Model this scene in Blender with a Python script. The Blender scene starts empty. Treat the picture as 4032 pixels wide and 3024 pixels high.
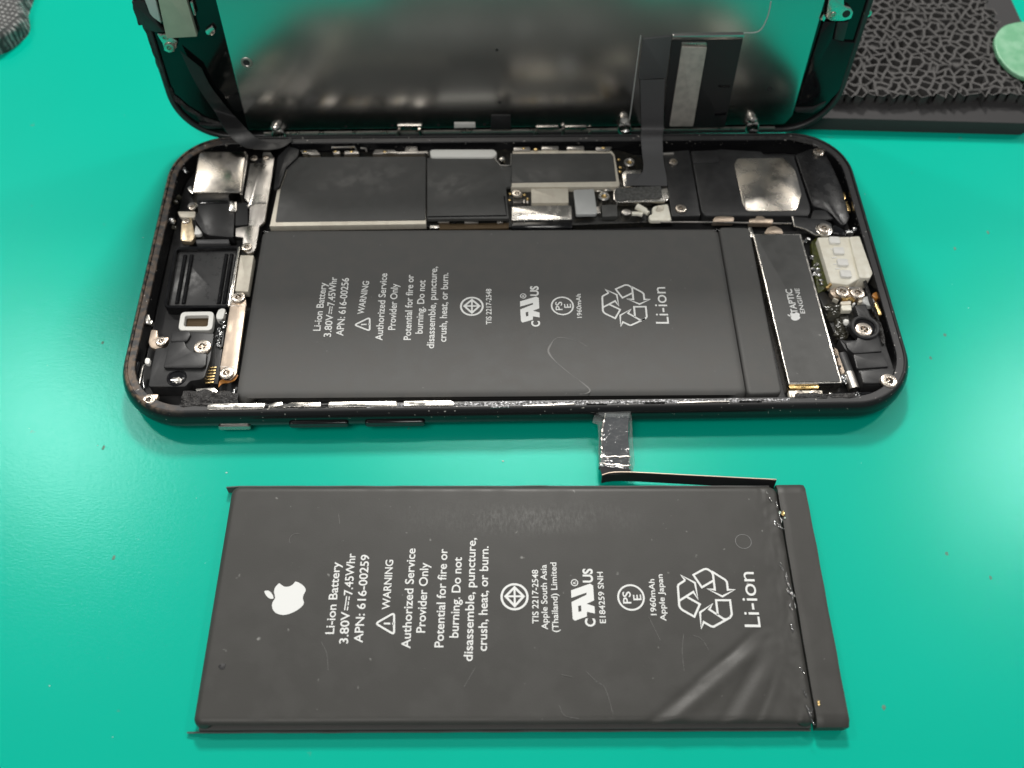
import bpy, bmesh, math, random
from mathutils import Vector, Matrix, noise
random.seed(7)
S = bpy.context.scene
C = S.collection
S.unit_settings.system = 'METRIC'; S.unit_settings.scale_length = 0.01     # one unit is one centimetre
# ---------------------------------------------------------------- camera, world, lamps, exposure
cam = bpy.data.cameras.new('camera'); co = bpy.data.objects.new('camera', cam); C.objects.link(co)
K = {'loc': (-0.51, -11.4571, 14.3343), 'f': (0.0229, 0.5324, -0.8462), 'r': (0.9997, -0.0233, 0.0123), 'u': (0.0132, 0.8461, 0.5328), 'lens': 33.371}
R_, U_, F_ = Vector(K['r']), Vector(K['u']), Vector(K['f'])
co.matrix_world = Matrix(((R_.x, U_.x, -F_.x, K['loc'][0]), (R_.y, U_.y, -F_.y, K['loc'][1]), (R_.z, U_.z, -F_.z, K['loc'][2]), (0, 0, 0, 1)))
cam.sensor_width = 36; cam.lens = K['lens']; cam.clip_start = 0.5; cam.clip_end = 2000
cam.dof.use_dof = True; cam.dof.focus_distance = (Vector((0, -3.6, .4)) - co.location).dot(F_); cam.dof.aperture_fstop = K['lens'] * .001 / .16
S.camera = co
wd = bpy.data.worlds.new('World'); S.world = wd; wd.use_nodes = True
wd.node_tree.nodes['Background'].inputs[0].default_value = (.80, .84, .86, 1)
wd.node_tree.nodes['Background'].inputs[1].default_value = 0.24
def lamp(name, loc, target, sx, sy, power, col=(1, .97, .92)):
    l = bpy.data.lights.new(name, 'AREA'); l.shape = 'RECTANGLE'; l.size = sx; l.size_y = sy; l.energy = power; l.color = col
    o = bpy.data.objects.new(name, l); C.objects.link(o); o.location = loc
    o.rotation_euler = (Vector(target) - Vector(loc)).to_track_quat('-Z', 'Y').to_euler()
lamp('bench_lamp', (1, 45, 49), (0, 0, 0), 9, 9, 50000)
lamp('ceiling_lamp', (9, 76, 150), (0, 0, 0), 46, 10, 30000)
lamp('ceiling_lamp.001', (-86, 82, 150), (0, 0, 0), 13, 10, 56000)
lamp('ceiling_lamp.002', (112, 76, 150), (0, 0, 0), 20, 10, 64000)
lamp('ceiling_lamp.003', (-35, -70, 150), (0, 0, 0), 90, 60, 128000)  # unseen fill lamp added behind the camera to brighten the phone interior
S.view_settings.view_transform = 'Standard'; S.view_settings.look = 'None'; S.view_settings.exposure = -0.20; S.view_settings.gamma = 1.0
S.render.engine = 'CYCLES'
try:
    S.cycles.use_denoising = True; S.cycles.max_bounces = 8; S.cycles.sample_clamp_indirect = 6
except Exception: pass

# ---------------------------------------------------------------- materials
M = {}
def mat(name, col, rough=.5, metal=0., col2=None, nscale=6., nlo=.4, nhi=.65, bump=0., bscale=20., rvar=0., spec=.5, trans=0., ior=1.45, coat=0., detail=4., stretch=None, bdist=.01, speck=None):
    m = bpy.data.materials.new(name); m.use_nodes = True; nt = m.node_tree; b = nt.nodes['Principled BSDF']; N = nt.nodes.new; Lk = nt.links.new
    b.inputs['Base Color'].default_value = (*col, 1); b.inputs['Roughness'].default_value = rough; b.inputs['Metallic'].default_value = metal
    b.inputs['Specular IOR Level'].default_value = spec; b.inputs['Transmission Weight'].default_value = trans; b.inputs['IOR'].default_value = ior; b.inputs['Coat Weight'].default_value = coat
    tc = N('ShaderNodeTexCoord'); src = tc.outputs['Object']
    if stretch:
        mp = N('ShaderNodeMapping'); mp.inputs['Scale'].default_value = stretch; Lk(src, mp.inputs['Vector']); src = mp.outputs['Vector']
    colout = None
    if col2 or rvar:
        n = N('ShaderNodeTexNoise'); n.inputs['Scale'].default_value = nscale; n.inputs['Detail'].default_value = detail; Lk(src, n.inputs['Vector'])
        r = N('ShaderNodeMapRange'); r.inputs['From Min'].default_value = nlo; r.inputs['From Max'].default_value = nhi; Lk(n.outputs['Fac'], r.inputs['Value'])
        if col2:
            x = N('ShaderNodeMix'); x.data_type = 'RGBA'; x.inputs['A'].default_value = (*col, 1); x.inputs['B'].default_value = (*col2, 1); Lk(r.outputs['Result'], x.inputs['Factor']); colout = x.outputs['Result']
        if rvar:
            q = N('ShaderNodeMapRange'); q.inputs['To Min'].default_value = max(.02, rough - rvar); q.inputs['To Max'].default_value = min(1, rough + rvar); Lk(r.outputs['Result'], q.inputs['Value']); Lk(q.outputs['Result'], b.inputs['Roughness'])
    if speck:
        sc, lo, hi, sc_col = speck
        n2 = N('ShaderNodeTexNoise'); n2.inputs['Scale'].default_value = sc; n2.inputs['Detail'].default_value = 2; Lk(tc.outputs['Object'], n2.inputs['Vector'])
        r2 = N('ShaderNodeMapRange'); r2.inputs['From Min'].default_value = lo; r2.inputs['From Max'].default_value = hi; Lk(n2.outputs['Fac'], r2.inputs['Value'])
        x2 = N('ShaderNodeMix'); x2.data_type = 'RGBA'; x2.inputs['A'].default_value = (*col, 1); x2.inputs['B'].default_value = (*sc_col, 1); Lk(r2.outputs['Result'], x2.inputs['Factor'])
        if colout: Lk(colout, x2.inputs['A'])
        colout = x2.outputs['Result']
    if colout: Lk(colout, b.inputs['Base Color'])
    if bump:
        n3 = N('ShaderNodeTexNoise'); n3.inputs['Scale'].default_value = bscale; n3.inputs['Detail'].default_value = 3; Lk(src, n3.inputs['Vector'])
        bp = N('ShaderNodeBump'); bp.inputs['Strength'].default_value = bump; bp.inputs['Distance'].default_value = bdist; Lk(n3.outputs['Fac'], bp.inputs['Height']); Lk(bp.outputs['Normal'], b.inputs['Normal'])
    M[name] = m; return m
mat('wrap', (.082, .082, .080), .62, col2=(.090, .088, .085), nscale=3, bump=.08, bscale=45, rvar=.05, spec=.22, speck=(9, .74, .80, (.16, .16, .155)))
mat('wrap_dust_glare', (.042, .041, .038), .50, spec=.36, col2=(.048, .047, .044), nscale=2.2, nlo=.45, nhi=.75, bump=.10, bscale=40, rvar=.07, speck=(7, .72, .80, (.20, .20, .19)))
mat('ink', (.66, .67, .66), .6, spec=.3)
mat('tape_black', (.068, .068, .066), .47, col2=(.078, .078, .076), nscale=4, bump=.05, bscale=30, rvar=.06, speck=(11, .74, .80, (.18, .18, .17)))
mat('black_plastic', (.022, .022, .023), .42, bump=.12, bscale=60, col2=(.030, .030, .031))
mat('black_matte', (.020, .020, .021), .55, bump=.15, bscale=60)
mat('black_gloss', (.006, .006, .007), .14, bump=.04, bscale=8, rvar=.06)
mat('black_glass', (.004, .005, .005), .10, rvar=.03, nscale=2)
mat('scuff', (.105, .104, .10), .5)
mat('smear', (.20, .20, .20), .4)
mat('basin', (.045, .045, .046), .36, bump=.05, bscale=5, rvar=.1)
mat('flex', (.018, .018, .019), .40, bump=.06, bscale=12, rvar=.08)
mat('flex_grey', (.085, .085, .088), .45, spec=.35, bump=.10, bscale=6, rvar=.08)
mat('steel', (.56, .53, .49), .36, 1, col2=(.48, .45, .42), nscale=3, bump=.03, bscale=14, rvar=.10)
mat('steel_warm', (.58, .47, .37), .42, .85, col2=(.52, .43, .35), nscale=5, bump=.10, bscale=70, rvar=.06)
mat('steel_bright', (.78, .74, .68), .24, 1, bump=.08, bscale=25, rvar=.08)
mat('steel_cloudy', (.60, .57, .53), .26, 1, col2=(.74, .66, .55), nscale=1.7, nlo=.35, nhi=.7, bump=.05, bscale=9, rvar=.12)
mat('shield', (.56, .55, .53), .23, 1, bump=.012, bscale=.8, bdist=.03)
mat('beige_paint', (.74, .69, .58), .42, .2, col2=(.68, .62, .52), nscale=8, bump=.05, bscale=40)
mat('screw', (.74, .66, .57), .28, 1, col2=(.6, .53, .46), nscale=20, bump=.1, bscale=60, rvar=.1)
mat('white_plastic', (.86, .83, .72), .32, col2=(.80, .76, .64), nscale=7, bump=.03, bscale=30)
mat('white_bright', (.82, .81, .77), .35)
mat('brass', (.80, .66, .46), .34, .8, col2=(.66, .52, .34), nscale=9)
mat('gold', (.80, .58, .26), .30, 1, col2=(.66, .47, .20), nscale=12, rvar=.1)
mat('copper_flex', (.42, .17, .03), .30, bump=.05, bscale=20, coat=.3)
mat('board_green', (.07, .08, .012), .35, col2=(.03, .035, .008), nscale=18, bump=.1, bscale=40)
mat('board_dark', (.012, .012, .011), .40, col2=(.05, .043, .03), nscale=22, nlo=.55, nhi=.7, bump=.3, bscale=30)
mat('clear_pad', (.60, .61, .60), .28, trans=.25)
mat('residue', (.014, .013, .013), .55, bump=.9, bscale=28, bdist=.03, col2=(.05, .047, .044), nscale=25, nlo=.5, nhi=.7)
mat('residue_silver', (.10, .10, .10), .38, .55, bump=.9, bscale=34, bdist=.02, col2=(.48, .48, .50), nscale=26, nlo=.48, nhi=.62)
mat('solder', (.42, .42, .42), .16, 1, bump=.4, bscale=20, bdist=.03)
mat('glue', (.03, .028, .02), .10, spec=.7, bump=.3, bscale=12, bdist=.03)
mat('mesh_brown', (.09, .06, .03), .5, metal=.4, bump=1, bscale=90)
mat('foam', (.075, .075, .072), .85, bump=1, bscale=40, bdist=.03, col2=(.13, .13, .125), nscale=18)
mat('foil', (.50, .50, .50), .16, 1, bump=.3, bscale=16, bdist=.02)
mat('chip_paint', (.46, .43, .39), .62, .2, col2=(.36, .34, .31), nscale=6, bump=.06, bscale=60)
mat('black_satin', (.016, .016, .017), .30, bump=.08, bscale=4, rvar=.08)
mat('clear_tape', (.93, .96, .95), .10, trans=.95, ior=1.35, bump=.5, bscale=9, bdist=.03)
mat('printed', (.040, .039, .040), .7, spec=.25, bump=.25, bscale=40)
mat('lattice', (.066, .064, .063), .8, spec=.2, bump=.4, bscale=35, col2=(.082, .079, .078), nscale=25)
mat('pick', (.16, .42, .24), .38, trans=.25, bump=.5, bscale=7, bdist=.03, col2=(.26, .52, .34), nscale=3)
mat('cloth', (.16, .165, .165), .9, col2=(.07, .075, .075), nscale=7, bump=1, bscale=10, bdist=.08)
def weave():
    nt = M['cloth'].node_tree; b = nt.nodes['Principled BSDF']; N = nt.nodes.new; Lk = nt.links.new; tc = N('ShaderNodeTexCoord')
    w = []
    for a in (20, 110):
        mp = N('ShaderNodeMapping'); mp.inputs['Rotation'].default_value = (0, 0, math.radians(a)); Lk(tc.outputs['Object'], mp.inputs['Vector'])
        t = N('ShaderNodeTexWave'); t.inputs['Scale'].default_value = 2.6; t.inputs['Distortion'].default_value = 2.5; t.inputs['Detail'].default_value = 3; t.inputs['Detail Scale'].default_value = 3; Lk(mp.outputs['Vector'], t.inputs['Vector']); w.append(t.outputs['Fac'])
    m = N('ShaderNodeMath'); m.operation = 'MULTIPLY'; Lk(w[0], m.inputs[0]); Lk(w[1], m.inputs[1])
    x = N('ShaderNodeMix'); x.data_type = 'RGBA'; x.inputs['A'].default_value = (.05, .052, .052, 1); x.inputs['B'].default_value = (.40, .41, .40, 1); Lk(m.outputs[0], x.inputs['Factor']); Lk(x.outputs['Result'], b.inputs['Base Color'])
    bp = N('ShaderNodeBump'); bp.inputs['Distance'].default_value = .06; Lk(m.outputs[0], bp.inputs['Height']); Lk(bp.outputs['Normal'], b.inputs['Normal'])
weave()
mat('sage_plate', (.40, .44, .34), .7, 0, col2=(.36, .40, .31), nscale=4, bump=.04, bscale=60)
mat('crumb', (.45, .55, .48), .6)
mat('crumb_brown', (.09, .21, .15), .7)
mat('button', (.008, .008, .009), .18)

def mat_mat():
    m = mat('mat_green', (0, .41, .275), .34)
    nt = m.node_tree; b = nt.nodes['Principled BSDF']; N = nt.nodes.new; Lk = nt.links.new
    tc = N('ShaderNodeTexCoord'); O = tc.outputs['Object']
    n = N('ShaderNodeTexNoise'); n.inputs['Scale'].default_value = .35; n.inputs['Detail'].default_value = 5; Lk(O, n.inputs['Vector'])
    x = N('ShaderNodeMix'); x.data_type = 'RGBA'; x.inputs['A'].default_value = (0, .366, .260, 1); x.inputs['B'].default_value = (0, .396, .286, 1); Lk(n.outputs['Fac'], x.inputs['Factor'])
    # scuffs and dried flux spots, sparse
    w = N('ShaderNodeTexNoise'); w.inputs['Scale'].default_value = 1.7; w.inputs['Detail'].default_value = 9; w.inputs['Roughness'].default_value = .62; Lk(O, w.inputs['Vector'])
    r = N('ShaderNodeMapRange'); r.inputs['From Min'].default_value = .70; r.inputs['From Max'].default_value = .75; Lk(w.outputs['Fac'], r.inputs['Value'])
    y = N('ShaderNodeMix'); y.data_type = 'RGBA'; y.inputs['B'].default_value = (.10, .22, .16, 1); Lk(r.outputs['Result'], y.inputs['Factor']); Lk(x.outputs['Result'], y.inputs['A'])
    w2 = N('ShaderNodeTexNoise'); w2.inputs['Scale'].default_value = 8; w2.inputs['Detail'].default_value = 3; Lk(O, w2.inputs['Vector'])
    r2 = N('ShaderNodeMapRange'); r2.inputs['From Min'].default_value = .77; r2.inputs['From Max'].default_value = .82; Lk(w2.outputs['Fac'], r2.inputs['Value'])
    y2 = N('ShaderNodeMix'); y2.data_type = 'RGBA'; y2.inputs['B'].default_value = (.28, .62, .5, 1); Lk(r2.outputs['Result'], y2.inputs['Factor']); Lk(y.outputs['Result'], y2.inputs['A'])
    # vinyl: diffuse colour under two glossy lobes, fine brushed grain in the gloss
    mp = N('ShaderNodeMapping'); mp.inputs['Rotation'].default_value = (0, 0, math.radians(42)); mp.inputs['Scale'].default_value = (15, 27, 10); Lk(O, mp.inputs['Vector'])
    v = N('ShaderNodeTexNoise'); v.inputs['Scale'].default_value = 1.1; v.inputs['Detail'].default_value = 4; v.inputs['Roughness'].default_value = .6; Lk(mp.outputs['Vector'], v.inputs['Vector'])
    bp = N('ShaderNodeBump'); bp.inputs['Strength'].default_value = .36; bp.inputs['Distance'].default_value = .006; Lk(v.outputs['Fac'], bp.inputs['Height'])
    df = N('ShaderNodeBsdfDiffuse'); Lk(y2.outputs['Result'], df.inputs['Color'])
    g1 = N('ShaderNodeBsdfGlossy'); g1.distribution = 'BECKMANN'; g1.inputs['Roughness'].default_value = .205; g1.inputs['Color'].default_value = (.55, 1, .93, 1); Lk(bp.outputs['Normal'], g1.inputs['Normal'])
    g2 = N('ShaderNodeBsdfGlossy'); g2.distribution = 'BECKMANN'; g2.inputs['Roughness'].default_value = .36; g2.inputs['Color'].default_value = (.34, 1, .90, 1); Lk(bp.outputs['Normal'], g2.inputs['Normal'])
    gm = N('ShaderNodeMixShader'); gm.inputs[0].default_value = .58; Lk(g1.outputs[0], gm.inputs[1]); Lk(g2.outputs[0], gm.inputs[2])
    fr = N('ShaderNodeFresnel'); fr.inputs['IOR'].default_value = 1.58
    ms = N('ShaderNodeMixShader'); Lk(fr.outputs[0], ms.inputs[0]); Lk(df.outputs[0], ms.inputs[1]); Lk(gm.outputs[0], ms.inputs[2])
    Lk(ms.outputs[0], nt.nodes['Material Output'].inputs['Surface']); nt.nodes.remove(b)
mat_mat()
def housing_mat(nm='anodised', base=(.010, .010, .011)):
    m = mat(nm, base, .14, spec=.5)
    nt = m.node_tree; b = nt.nodes['Principled BSDF']; N = nt.nodes.new; Lk = nt.links.new
    tc = N('ShaderNodeTexCoord'); O = tc.outputs['Object']
    sx = N('ShaderNodeSeparateXYZ'); Lk(O, sx.inputs[0])
    # worn, chipped band along the left end of the rim, small chips elsewhere
    g = N('ShaderNodeMapRange'); g.inputs['From Min'].default_value = -5.6; g.inputs['From Max'].default_value = -6.55; Lk(sx.outputs['X'], g.inputs['Value'])
    h = N('ShaderNodeMapRange'); h.inputs['From Min'].default_value = .50; h.inputs['From Max'].default_value = .545; Lk(sx.outputs['Z'], h.inputs['Value'])
    mu = N('ShaderNodeMath'); mu.operation = 'MULTIPLY'; Lk(g.outputs[0], mu.inputs[0]); Lk(h.outputs[0], mu.inputs[1])
    n = N('ShaderNodeTexNoise'); n.inputs['Scale'].default_value = 9; n.inputs['Detail'].default_value = 6; Lk(O, n.inputs['Vector'])
    r = N('ShaderNodeMapRange'); r.inputs['From Min'].default_value = .42; r.inputs['From Max'].default_value = .60; Lk(n.outputs['Fac'], r.inputs['Value'])
    m2 = N('ShaderNodeMath'); m2.operation = 'MULTIPLY'; Lk(mu.outputs[0], m2.inputs[0]); Lk(r.outputs[0], m2.inputs[1])
    x = N('ShaderNodeMix'); x.data_type = 'RGBA'; x.inputs['A'].default_value = (*base, 1); x.inputs['B'].default_value = (.17, .115, .075, 1); Lk(m2.outputs[0], x.inputs['Factor'])
    n2 = N('ShaderNodeTexNoise'); n2.inputs['Scale'].default_value = 16; n2.inputs['Detail'].default_value = 2; Lk(O, n2.inputs['Vector'])
    r2 = N('ShaderNodeMapRange'); r2.inputs['From Min'].default_value = .70; r2.inputs['From Max'].default_value = .74; Lk(n2.outputs['Fac'], r2.inputs['Value'])
    h2 = N('ShaderNodeMapRange'); h2.inputs['From Min'].default_value = .34; h2.inputs['From Max'].default_value = .5; Lk(sx.outputs['Z'], h2.inputs['Value'])
    m3 = N('ShaderNodeMath'); m3.operation = 'MULTIPLY'; Lk(r2.outputs[0], m3.inputs[0]); Lk(h2.outputs[0], m3.inputs[1])
    x2 = N('ShaderNodeMix'); x2.data_type = 'RGBA'; x2.inputs['B'].default_value = (.55, .52, .48, 1); Lk(m3.outputs[0], x2.inputs['Factor']); Lk(x.outputs['Result'], x2.inputs['A'])
    Lk(x2.outputs['Result'], b.inputs['Base Color'])
    rr_ = N('ShaderNodeMapRange'); rr_.inputs['To Min'].default_value = .13; rr_.inputs['To Max'].default_value = .5; Lk(h.outputs[0], rr_.inputs['Value']); Lk(rr_.outputs[0], b.inputs['Roughness'])
    bp = N('ShaderNodeBump'); bp.inputs['Distance'].default_value = .03; Lk(n.outputs['Fac'], bp.inputs['Height']); Lk(m2.outputs[0], bp.inputs['Strength']); Lk(bp.outputs['Normal'], b.inputs['Normal'])
housing_mat(); housing_mat('rim_seat', (.040, .039, .040))

def dust_glare_band(name, u0, u1, v0, v1, col):  # pale streaky band: dust together with lamp glare, put into the wrap colour
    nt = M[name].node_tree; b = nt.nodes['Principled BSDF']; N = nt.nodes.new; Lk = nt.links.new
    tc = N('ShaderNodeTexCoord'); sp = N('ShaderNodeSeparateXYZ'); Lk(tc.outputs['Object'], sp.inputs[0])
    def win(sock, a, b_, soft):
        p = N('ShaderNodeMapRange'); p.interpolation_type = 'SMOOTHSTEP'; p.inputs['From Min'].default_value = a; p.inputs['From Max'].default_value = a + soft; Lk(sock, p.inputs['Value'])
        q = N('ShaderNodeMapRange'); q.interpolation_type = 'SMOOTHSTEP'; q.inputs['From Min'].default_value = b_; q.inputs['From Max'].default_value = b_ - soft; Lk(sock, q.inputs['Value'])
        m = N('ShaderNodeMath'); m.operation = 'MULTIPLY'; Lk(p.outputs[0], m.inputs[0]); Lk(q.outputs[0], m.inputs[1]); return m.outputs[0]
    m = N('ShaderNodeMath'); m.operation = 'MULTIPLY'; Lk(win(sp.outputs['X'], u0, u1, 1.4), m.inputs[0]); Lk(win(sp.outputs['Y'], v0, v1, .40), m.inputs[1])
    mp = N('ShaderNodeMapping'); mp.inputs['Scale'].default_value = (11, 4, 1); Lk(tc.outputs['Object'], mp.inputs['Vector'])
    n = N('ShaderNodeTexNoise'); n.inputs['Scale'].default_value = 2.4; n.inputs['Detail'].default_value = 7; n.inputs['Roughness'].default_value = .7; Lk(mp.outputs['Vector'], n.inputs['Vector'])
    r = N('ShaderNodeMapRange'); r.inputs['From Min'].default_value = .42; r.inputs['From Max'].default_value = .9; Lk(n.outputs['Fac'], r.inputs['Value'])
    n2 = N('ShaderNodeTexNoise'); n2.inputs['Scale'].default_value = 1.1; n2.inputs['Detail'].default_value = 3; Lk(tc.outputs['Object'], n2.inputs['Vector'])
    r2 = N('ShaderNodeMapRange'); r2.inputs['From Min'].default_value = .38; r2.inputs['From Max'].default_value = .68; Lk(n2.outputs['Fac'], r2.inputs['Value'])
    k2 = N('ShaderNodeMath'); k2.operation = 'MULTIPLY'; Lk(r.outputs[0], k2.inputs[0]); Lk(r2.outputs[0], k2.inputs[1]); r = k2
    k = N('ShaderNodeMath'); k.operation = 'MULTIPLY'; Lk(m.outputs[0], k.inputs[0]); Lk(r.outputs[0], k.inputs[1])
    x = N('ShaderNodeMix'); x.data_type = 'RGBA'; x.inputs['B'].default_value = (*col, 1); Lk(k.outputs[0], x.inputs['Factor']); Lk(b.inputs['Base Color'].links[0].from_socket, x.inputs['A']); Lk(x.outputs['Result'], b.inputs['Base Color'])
dust_glare_band('wrap_dust_glare', -2.224, 2.285, 0.908, 1.715, (.19, .19, .185))

# ---------------------------------------------------------------- mesh helpers
def obj(name, bm, m, parent=None, smooth=True, label=None):
    me = bpy.data.meshes.new(name)
    bmesh.ops.recalc_face_normals(bm, faces=bm.faces[:])
    lay = bm.faces.layers.int.get('cap')
    for f in bm.faces: f.smooth = smooth and not (lay and f[lay])
    bm.to_mesh(me); bm.free()
    me.materials.append(M[m])
    if smooth:
        try: me.set_sharp_from_angle(angle=math.radians(38))
        except Exception: pass
    o = bpy.data.objects.new(name, me); C.objects.link(o)
    if parent: o.parent = parent
    if label: o['label'] = label
    return o
def thing(name, label, cat, loc=(0, 0, 0), rz=0, group=None):
    o = bpy.data.objects.new(name, None); C.objects.link(o); o.empty_display_size = .3; o.location = loc; o.rotation_euler = (0, 0, rz)
    o['label'] = label; o['category'] = cat
    if group: o['group'] = group
    return o
def tag(o, label, cat, group=None):
    o['label'] = label; o['category'] = cat
    if group: o['group'] = group
    return o
def area2(p): return sum(p[i][0] * p[(i + 1) % len(p)][1] - p[(i + 1) % len(p)][0] * p[i][1] for i in range(len(p)))
def ccw(p): return list(p) if area2(p) > 0 else list(reversed(p))
def rounded(p, r, n=4):
    p = ccw(p); out = []
    for i, c in enumerate(p):
        a, b = Vector(p[i - 1]), Vector(p[(i + 1) % len(p)]); c = Vector(c)
        d1, d2 = (a - c), (b - c); l1, l2 = d1.length, d2.length
        if min(l1, l2) < 1e-6: continue
        d1.normalize(); d2.normalize()
        t = min(r, l1 * .45, l2 * .45); s, e = c + d1 * t, c + d2 * t
        for k in range(n + 1):
            u = k / n; q = s * (1 - u) ** 2 + c * 2 * u * (1 - u) + e * u * u; out.append((q.x, q.y))
    return out
def inset(p, d):
    p = ccw(p); n = len(p); out = []
    for i in range(n):
        a, c, b = Vector(p[i - 1]), Vector(p[i]), Vector(p[(i + 1) % n])
        e1, e2 = (c - a).normalized(), (b - c).normalized()
        n1, n2 = Vector((-e1.y, e1.x)), Vector((-e2.y, e2.x)); m = n1 + n2
        m = m / max(.35, m.dot(n1)) if m.length > 1e-6 else n1
        q = c + m * d; out.append((q.x, q.y))
    return out
def add_prism(bm, poly, z0, z1, bev=0, rc=0, seg=2):
    p = rounded(poly, max(rc, bev * 2)) if rc else ccw(poly)
    lay = bm.faces.layers.int.get('cap') or bm.faces.layers.int.new('cap')
    lo = [bm.verts.new((x, y, z0)) for x, y in p]
    if bev:
        hi = [bm.verts.new((x, y, z1 - bev)) for x, y in p]
        rings = [lo, hi]
        for k in range(1, seg + 1):
            a = math.pi / 2 * k / seg; q = inset(p, bev * (1 - math.cos(a)))
            rings.append([bm.verts.new((x, y, z1 - bev + bev * math.sin(a))) for x, y in q])
    else:
        rings = [lo, [bm.verts.new((x, y, z1)) for x, y in p]]
    n = len(p)
    for a, b in zip(rings, rings[1:]):
        for i in range(n): bm.faces.new((a[i], a[(i + 1) % n], b[(i + 1) % n], b[i]))
    bm.faces.new(rings[-1])[lay] = 1; bm.faces.new(list(reversed(lo)))[lay] = 1
def prism(name, poly, z0, z1, m, parent, bev=.012, rc=0, seg=2, label=None):
    bm = bmesh.new(); add_prism(bm, poly, z0, z1, bev, rc, seg); return obj(name, bm, m, parent, label=label)
def rect(cx, cy, w, h, a=0):
    c, s = math.cos(a), math.sin(a); return [(cx + x * c - y * s, cy + x * s + y * c) for x, y in ((-w / 2, -h / 2), (w / 2, -h / 2), (w / 2, h / 2), (-w / 2, h / 2))]
def circ(cx, cy, r, n=24, ry=None):
    return [(cx + r * math.cos(2 * math.pi * k / n), cy + (ry or r) * math.sin(2 * math.pi * k / n)) for k in range(n)]
def add_frame(bm, outer, inner, z0, z1, bev=.006):
    outer, inner = ccw(outer), ccw(inner); n = len(outer)
    L_ = [(outer, z0), (outer, z1 - bev), (inset(outer, bev), z1), (inset(inner, -bev), z1), (inner, z1 - bev), (inner, z0)]
    rs = [[bm.verts.new((x, y, z)) for x, y in p] for p, z in L_]
    for a, b in zip(rs, rs[1:] + rs[:1]):
        for i in range(n): bm.faces.new((a[i], a[(i + 1) % n], b[(i + 1) % n], b[i]))
def frame(name, outer, width, z0, z1, m, parent, rc=.03, label=None):
    o = rounded(outer, rc); bm = bmesh.new(); add_frame(bm, o, rounded(inset(ccw(outer), width), max(.01, rc * .5)), z0, z1); return obj(name, bm, m, parent, label=label)
def add_stroke(bm, pts, w, z, closed=False):
    pts = [Vector(p) for p in pts]; n = len(pts); l, r = [], []
    for i, c in enumerate(pts):
        a = pts[i - 1] if (i or closed) else None; b = pts[(i + 1) % n] if (i < n - 1 or closed) else None
        e1 = (c - a).normalized() if a is not None else None; e2 = (b - c).normalized() if b is not None else None
        if e1 is None: e1 = e2
        if e2 is None: e2 = e1
        n1, n2 = Vector((-e1.y, e1.x)), Vector((-e2.y, e2.x)); m = n1 + n2
        m = m / max(.5, m.dot(n1)) if m.length > 1e-6 else n1
        wi = w[i] if isinstance(w, list) else w; l.append(bm.verts.new((*(c + m * wi / 2), z))); r.append(bm.verts.new((*(c - m * wi / 2), z)))
    for i in range(n if closed else n - 1):
        j = (i + 1) % n; bm.faces.new((r[i], r[j], l[j], l[i]))
def add_fill(bm, polys, z):
    for k, p in enumerate(polys):
        vs = [bm.verts.new((x, y, z)) for x, y in p]
        for i in range(len(vs)): bm.edges.new((vs[i], vs[(i + 1) % len(vs)]))
    bmesh.ops.triangle_fill(bm, use_beauty=True, use_dissolve=False, edges=bm.edges[:], normal=(0, 0, 1))
def add_tube(bm, path, r, n=8):
    P_ = [Vector(p) for p in path]; rings = []
    for i, c in enumerate(P_):
        t = (P_[min(i + 1, len(P_) - 1)] - P_[max(i - 1, 0)]).normalized()
        a = t.cross(Vector((0, 0, 1)));  a = a.normalized() if a.length > 1e-4 else Vector((1, 0, 0)); b = a.cross(t)
        rr = r[i] if isinstance(r, (list, tuple)) else r
        rings.append([bm.verts.new(c + a * rr * math.cos(2 * math.pi * k / n) + b * rr * math.sin(2 * math.pi * k / n)) for k in range(n)])
    for p, q in zip(rings, rings[1:]):
        for k in range(n): bm.faces.new((p[k], p[(k + 1) % n], q[(k + 1) % n], q[k]))
    bm.faces.new(rings[0]); bm.faces.new(rings[-1])
def smooth_path(pts, n=6):
    P_ = [Vector(p) for p in pts]; out = []
    for i in range(len(P_) - 1):
        a, b, c, d = P_[max(i - 1, 0)], P_[i], P_[i + 1], P_[min(i + 2, len(P_) - 1)]
        for k in range(n):
            t = k / n; out.append(.5 * ((2 * b) + (c - a) * t + (2 * a - 5 * b + 4 * c - d) * t * t + (3 * b - a - 3 * c + d) * t ** 3))
    out.append(P_[-1]); return out
def add_ribbon(bm, left, right, th=.012):
    """a thin solid band between two edge paths of equal length"""
    l, r = [Vector(p) for p in left], [Vector(p) for p in right]; n = len(l); R4 = []
    for i in range(n):
        t = (l[min(i + 1, n - 1)] + r[min(i + 1, n - 1)] - l[max(i - 1, 0)] - r[max(i - 1, 0)]); s = r[i] - l[i]; nn = s.cross(t).normalized() * th
        R4.append([bm.verts.new(l[i]), bm.verts.new(r[i]), bm.verts.new(r[i] - nn), bm.verts.new(l[i] - nn)])
    for a, b in zip(R4, R4[1:]):
        for k in range(4): bm.faces.new((a[k], a[(k + 1) % 4], b[(k + 1) % 4], b[k]))
    bm.faces.new(R4[0]); bm.faces.new(R4[-1])
def add_lump(bm, c, s, seed=0, amp=.35, sub=2, freq=1.6):
    t = bmesh.new(); bmesh.ops.create_icosphere(t, subdivisions=sub, radius=1); vs = {}
    for v in t.verts:
        d = 1 + amp * noise.noise(v.co * freq + Vector((seed * 3.1, seed * 1.7, seed)))
        vs[v] = bm.verts.new((c[0] + v.co.x * d * s[0], c[1] + v.co.y * d * s[1], c[2] + v.co.z * d * s[2]))
    for f in t.faces: bm.faces.new([vs[v] for v in f.verts])
    t.free()
def lump(name, c, s, m, parent, seed=0, amp=.35, sub=2, freq=1.6):
    bm = bmesh.new(); add_lump(bm, c, s, seed, amp, sub, freq); return obj(name, bm, m, parent)
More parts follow.
